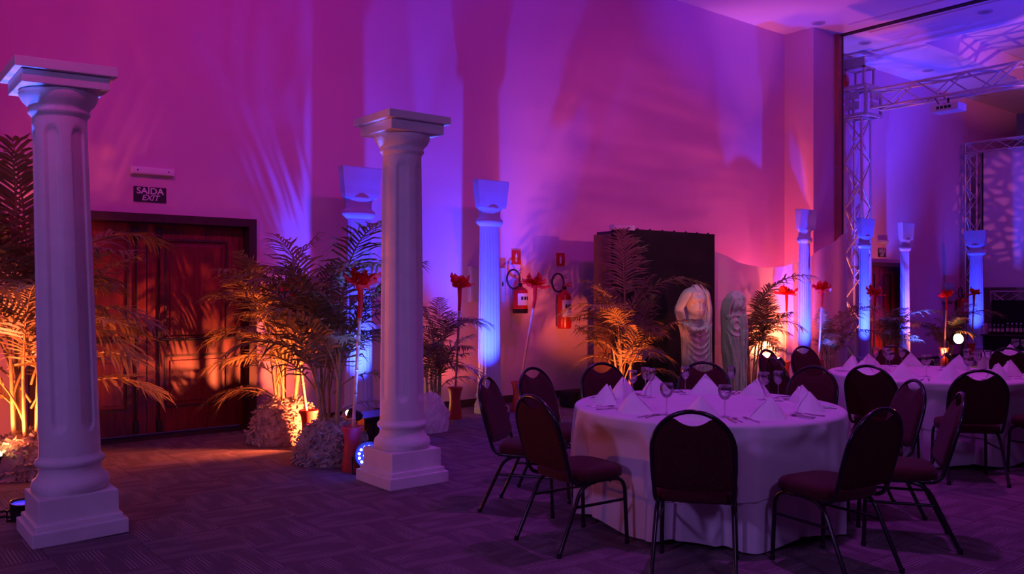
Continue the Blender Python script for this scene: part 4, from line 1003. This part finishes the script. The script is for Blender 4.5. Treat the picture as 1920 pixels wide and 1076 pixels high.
table(t1, 'round banquet table nearest the viewer', 'the near table', 1.0)
table(t2, 'round banquet table behind the near one, to its right', 'the second table', 5.0)
table(t3, 'round banquet table cut off at the right edge, farthest back', 'the third table', 9.0)
TZ = .754
# napkin: a folded cloth standing as a tent
def napkin_mesh():
    b = MB()
    base = [(-.135, .085), (-.115, -.01), (-.06, -.075), (0, -.10), (.06, -.075), (.115, -.01), (.135, .085)]
    for lay, (sc_, zz, yy) in enumerate(((1.0, .145, .02), (.94, .135, .032))):
        def fn(u, v, sc_=sc_, zz=zz, yy=yy):
            k = u * (len(base) - 1); i = min(int(k), len(base) - 2); q = k - i
            x = base[i][0] + (base[i + 1][0] - base[i][0]) * q; y = base[i][1] + (base[i + 1][1] - base[i][1]) * q
            w = (1 - v) ** .92; bul = .012 * math.sin(PI * v)
            return (x * sc_ * w, (y - yy * 0) * sc_ * w + yy * v + (.012 if sc_ < 1 else 0) - bul * .6, zz * v)
        b.grid(25, 9, fn)
    b.grid(7, 7, lambda u, v: ((2 * u - 1) * .135 * (1 - v) ** .95, .085 * (1 - v) + .02 * v + .012 * math.sin(PI * v), .143 * v))
    b.tube([(.0, -.100, .002), (.004, -.062, .05), (.002, -.02, .10), (0, .018, .143)], .004, 5)
    return b.mesh('napkin')
nap_me = napkin_mesh(); nap_me.materials.append(M['napkin'])
def polar(center, ang, r): a = R(ang); dd, dl = -math.cos(a) * r, math.sin(a) * r; return center[0] + dd * FX + dl * FY, center[1] + dd * FY - dl * FX
def facing(center, x, y): return math.atan2(center[1] - y, center[0] - x) - PI / 2
knife_me = MB().box((0, -.055, .004), (.018, .10, .007), b=.002).grid(2, 8, lambda u, v: ((u - .5) * .018 * (1 - .5 * v ** 3), -.005 + .115 * v, .0035)).grid(2, 8, lambda u, v: ((.5 - u) * .018 * (1 - .5 * v ** 3), -.005 + .115 * v, .0015)).mesh('knife')
fk = MB().tube([(0, -.10, .004), (0, -.03, .004), (0, .03, .010)], [.006, .004, .003], 6).grid(5, 4, lambda u, v: ((u - .5) * .022, .03 + .03 * v, .009 - .004 * v + .004 * abs(u - .5)))
for k in range(4): fk.tube([(-.0095 + k * .0063, .058, .005), (-.009 + k * .006, .10, .010)], [.0022, .0012], 5)
fork_me = fk.mesh('fork')
spoon_me = MB().tube([(0, -.09, .004), (0, -.02, .004), (0, .035, .009)], [.005, .0035, .003], 6).grid(9, 6, lambda u, v: (.02 * math.sin(PI * (.1 + .8 * v)) * (2 * u - 1), .03 + .055 * v, .009 - .005 * (1 - (2 * u - 1) ** 2) * math.sin(PI * v))).mesh('spoon')
for me in (knife_me, fork_me, spoon_me): me.materials.append(M['steel'])
def glass_parts(t, br, bh, h):
    MB().lathe([(.036, 0), (.036, .002), (.018, .004), (.006, .008), (.0045, .012)], 20).build('foot', M['glass'], t)
    MB().lathe([(.0045, .01), (.0038, h * .25), (.0045, h - bh - .004), (.008, h - bh + .004)], 10).build('stem', M['glass'], t)
    MB().lathe([(.006, h - bh), (br * .5, h - bh * .93), (br * .85, h - bh * .72), (br, h - bh * .45), (br * .97, h - bh * .2), (br * .88, h), (br * .84, h), (br * .93, h - bh * .2), (br * .96, h - bh * .45), (br * .8, h - bh * .70), (br * .4, h - bh * .9), (.001, h - bh * .94)], 24, cap=False).build('bowl', M['glass'], t)
gA = gB = None
def place_glass(x, y, kind, label, rz=0.0):
    global gA, gB
    if kind == 'A':
        if gA is None: gA = thing('wine_glass', label, 'glass', (x, y, TZ), 0, 'slim wine glasses on the tables'); glass_parts(gA, .034, .095, .215)
        else: dup(gA, (x, y, TZ), rz, label)
    else:
        if gB is None: gB = thing('water_goblet', label, 'glass', (x, y, TZ), 0, 'wide water goblets on the tables'); glass_parts(gB, .043, .095, .200)
        else: dup(gB, (x, y, TZ), rz, label)
PL1 = [(-15.5, 'front'), (22, 'front right'), (-56, 'front left'), (60, 'right'), (-97, 'far left'), (95, 'far right'), (-130, 'rear left'), (-158, 'palm side rear'), (168, 'statue side rear'), (134, 'rear right')]
PL2 = [(-12, 'front'), (-44, 'front left'), (-82, 'left'), (-120, 'rear left'), (-152, 'palm side rear'), (168, 'rear'), (28, 'front right'), (130, 'rear right'), (70, 'right')]
rnd = random.Random(5)
NAP = []; GLS = []
def settings(center, places, tn, cut=True):
    for n, (ang, nm) in enumerate(places):
        x, y = polar(center, ang, .70); rz = facing(center, x, y)
        o = link('napkin', nap_me, None, None, (x, y, TZ), (0, 0, rz + rnd.uniform(-.2, .2))); NAP.append((x, y)); o.scale = (.96, .90, 0.98 * rnd.uniform(.92, 1.06))
        tag(o, 'white folded napkin standing at the %s place of the %s table' % (nm, tn), 'napkin', 'folded napkins')
        for (nmx, me, off, rr) in (('knife', knife_me, 14.0, .74), ('fork', fork_me, -14.0, .74), ('spoon', spoon_me, 17.0, .74)):
            xx, yy = polar(center, ang + off, rr)
            if nmx == 'spoon' and (tn != 'near' or ang in (-158, -130)): continue
            q = link(nmx, me, None, None, (xx, yy, TZ), (0, 0, facing(center, xx, yy) + rnd.uniform(-.06, .06)))
            tag(q, 'steel %s laid at the %s place of the %s table' % (nmx, nm, tn), nmx, 'cutlery on the tables')
settings(t1, PL1, 'near'); settings(t2, PL2, 'second'); settings(t3, [(-52, 'visible left'), (-88, 'far left')], 'third')
ORD = ['first', 'second', 'third', 'fourth', 'fifth', 'sixth', 'seventh']
def glass_row(tn, kind, pts):
    for k, (px, py) in enumerate(pts):
        x, y, _ = on_floor(px, py, TZ); c = {'near': t1, 'second': t2, 'third': t3}[tn]
        for it in range(60):                                         # slide clear of napkins and other glasses
            mx, my = 0.0, 0.0
            for (ox, oy, rr) in [(q[0], q[1], .185) for q in NAP] + [(q[0], q[1], .096) for q in GLS]:
                dd = math.hypot(x - ox, y - oy)
                if dd < rr: mx += (x - ox) / max(dd, .01) * (rr - dd + .004); my += (y - oy) / max(dd, .01) * (rr - dd + .004)
            if not mx and not my: break
            mx += (c[0] - x) * .03; my += (c[1] - y) * .03; x += mx * .7; y += my * .7
        GLS.append((x, y))
        place_glass(x, y, kind, '%s on the %s table, %s from the left' % ('slim clear wine glass' if kind == 'A' else 'wide clear water goblet', tn, ORD[k]))
glass_row('near', 'A', [(1170, 741), (1186, 750), (1212, 743), (1285, 740), (1371, 740), (1466, 752)])
glass_row('near', 'B', [(1250, 777), (1354, 783), (1437, 750)])
glass_row('second', 'A', [(1632, 690), (1647, 692), (1691, 692), (1765, 694), (1813, 694), (1852, 698)])
glass_row('second', 'B', [(1668, 696), (1737, 706), (1816, 708), (1839, 698)])
glass_row('third', 'B', [(1897, 667), (1908, 668)])

# ---------------------------------------------------------------- fronds settle clear of their surroundings
from mathutils.bvhtree import BVHTree
bpy.context.view_layer.update()
def world_tree(o, me=None, Mx=None):
    me = me or o.data; Mx = Mx or o.matrix_world
    vs = [Mx @ v.co for v in me.vertices]
    return (BVHTree.FromPolygons(vs, [tuple(p.vertices) for p in me.polygons]), [min(v[i] for v in vs) for i in range(3)], [max(v[i] for v in vs) for i in range(3)])
def near(a, b): return all(a[1][i] <= b[2][i] and b[1][i] <= a[2][i] for i in range(3))
def top_of(o):
    while o.parent: o = o.parent
    return o
palms = [o for o in C.objects if o.name.startswith('areca_palm')]
pset = set(p.name for p in palms)
fixed = []
for o in C.objects:
    if o.type != 'MESH' or not o.data.polygons: continue
    r = top_of(o)
    if r.name in ('floor', 'ceiling') or r.name.startswith(('napkin', 'knife', 'fork', 'spoon', 'wine', 'water', 'banquet', 'bottle', 'downlight')): continue
    if r.name in pset and o.name.startswith(('frond', 'rachis')): continue
    fixed.append((r.name, world_tree(o)))
dropped = []
rot_try = [0]
for k in range(1, 16): rot_try += [k * 11, -k * 11]
for p in palms:
    others = [t for (rn, t) in fixed if rn != p.name]
    for fr in [c for c in p.children if c.name.startswith('frond')]:
        rc = fr.children[0]; az = fr.rotation_euler.z; L = fr.scale.x; done = False
        for sc_ in (1.0, .85, .7):
            for dz in rot_try:
                Mx = p.matrix_world @ Matrix.Translation(fr.location) @ Matrix.Rotation(az + R(dz), 4, 'Z') @ Matrix.Scale(L * sc_, 4)
                ta = world_tree(fr, fr.data, Mx)
                if ta[1][2] < 0.01: continue
                hits = [t for t in others if near(ta, t)]
                if any(ta[0].overlap(t[0]) for t in hits): continue
                tb = world_tree(rc, rc.data, Mx)
                if any(tb[0].overlap(t[0]) for t in hits): continue
                fr.rotation_euler.z = az + R(dz); fr.scale = (L * sc_,) * 3; fixed += [(p.name, ta), (p.name, tb)]; done = True; break
            if done: break
        if not done: dropped.append((rc, fr))
for rc, fr in dropped:
    bpy.data.objects.remove(rc); bpy.data.objects.remove(fr)
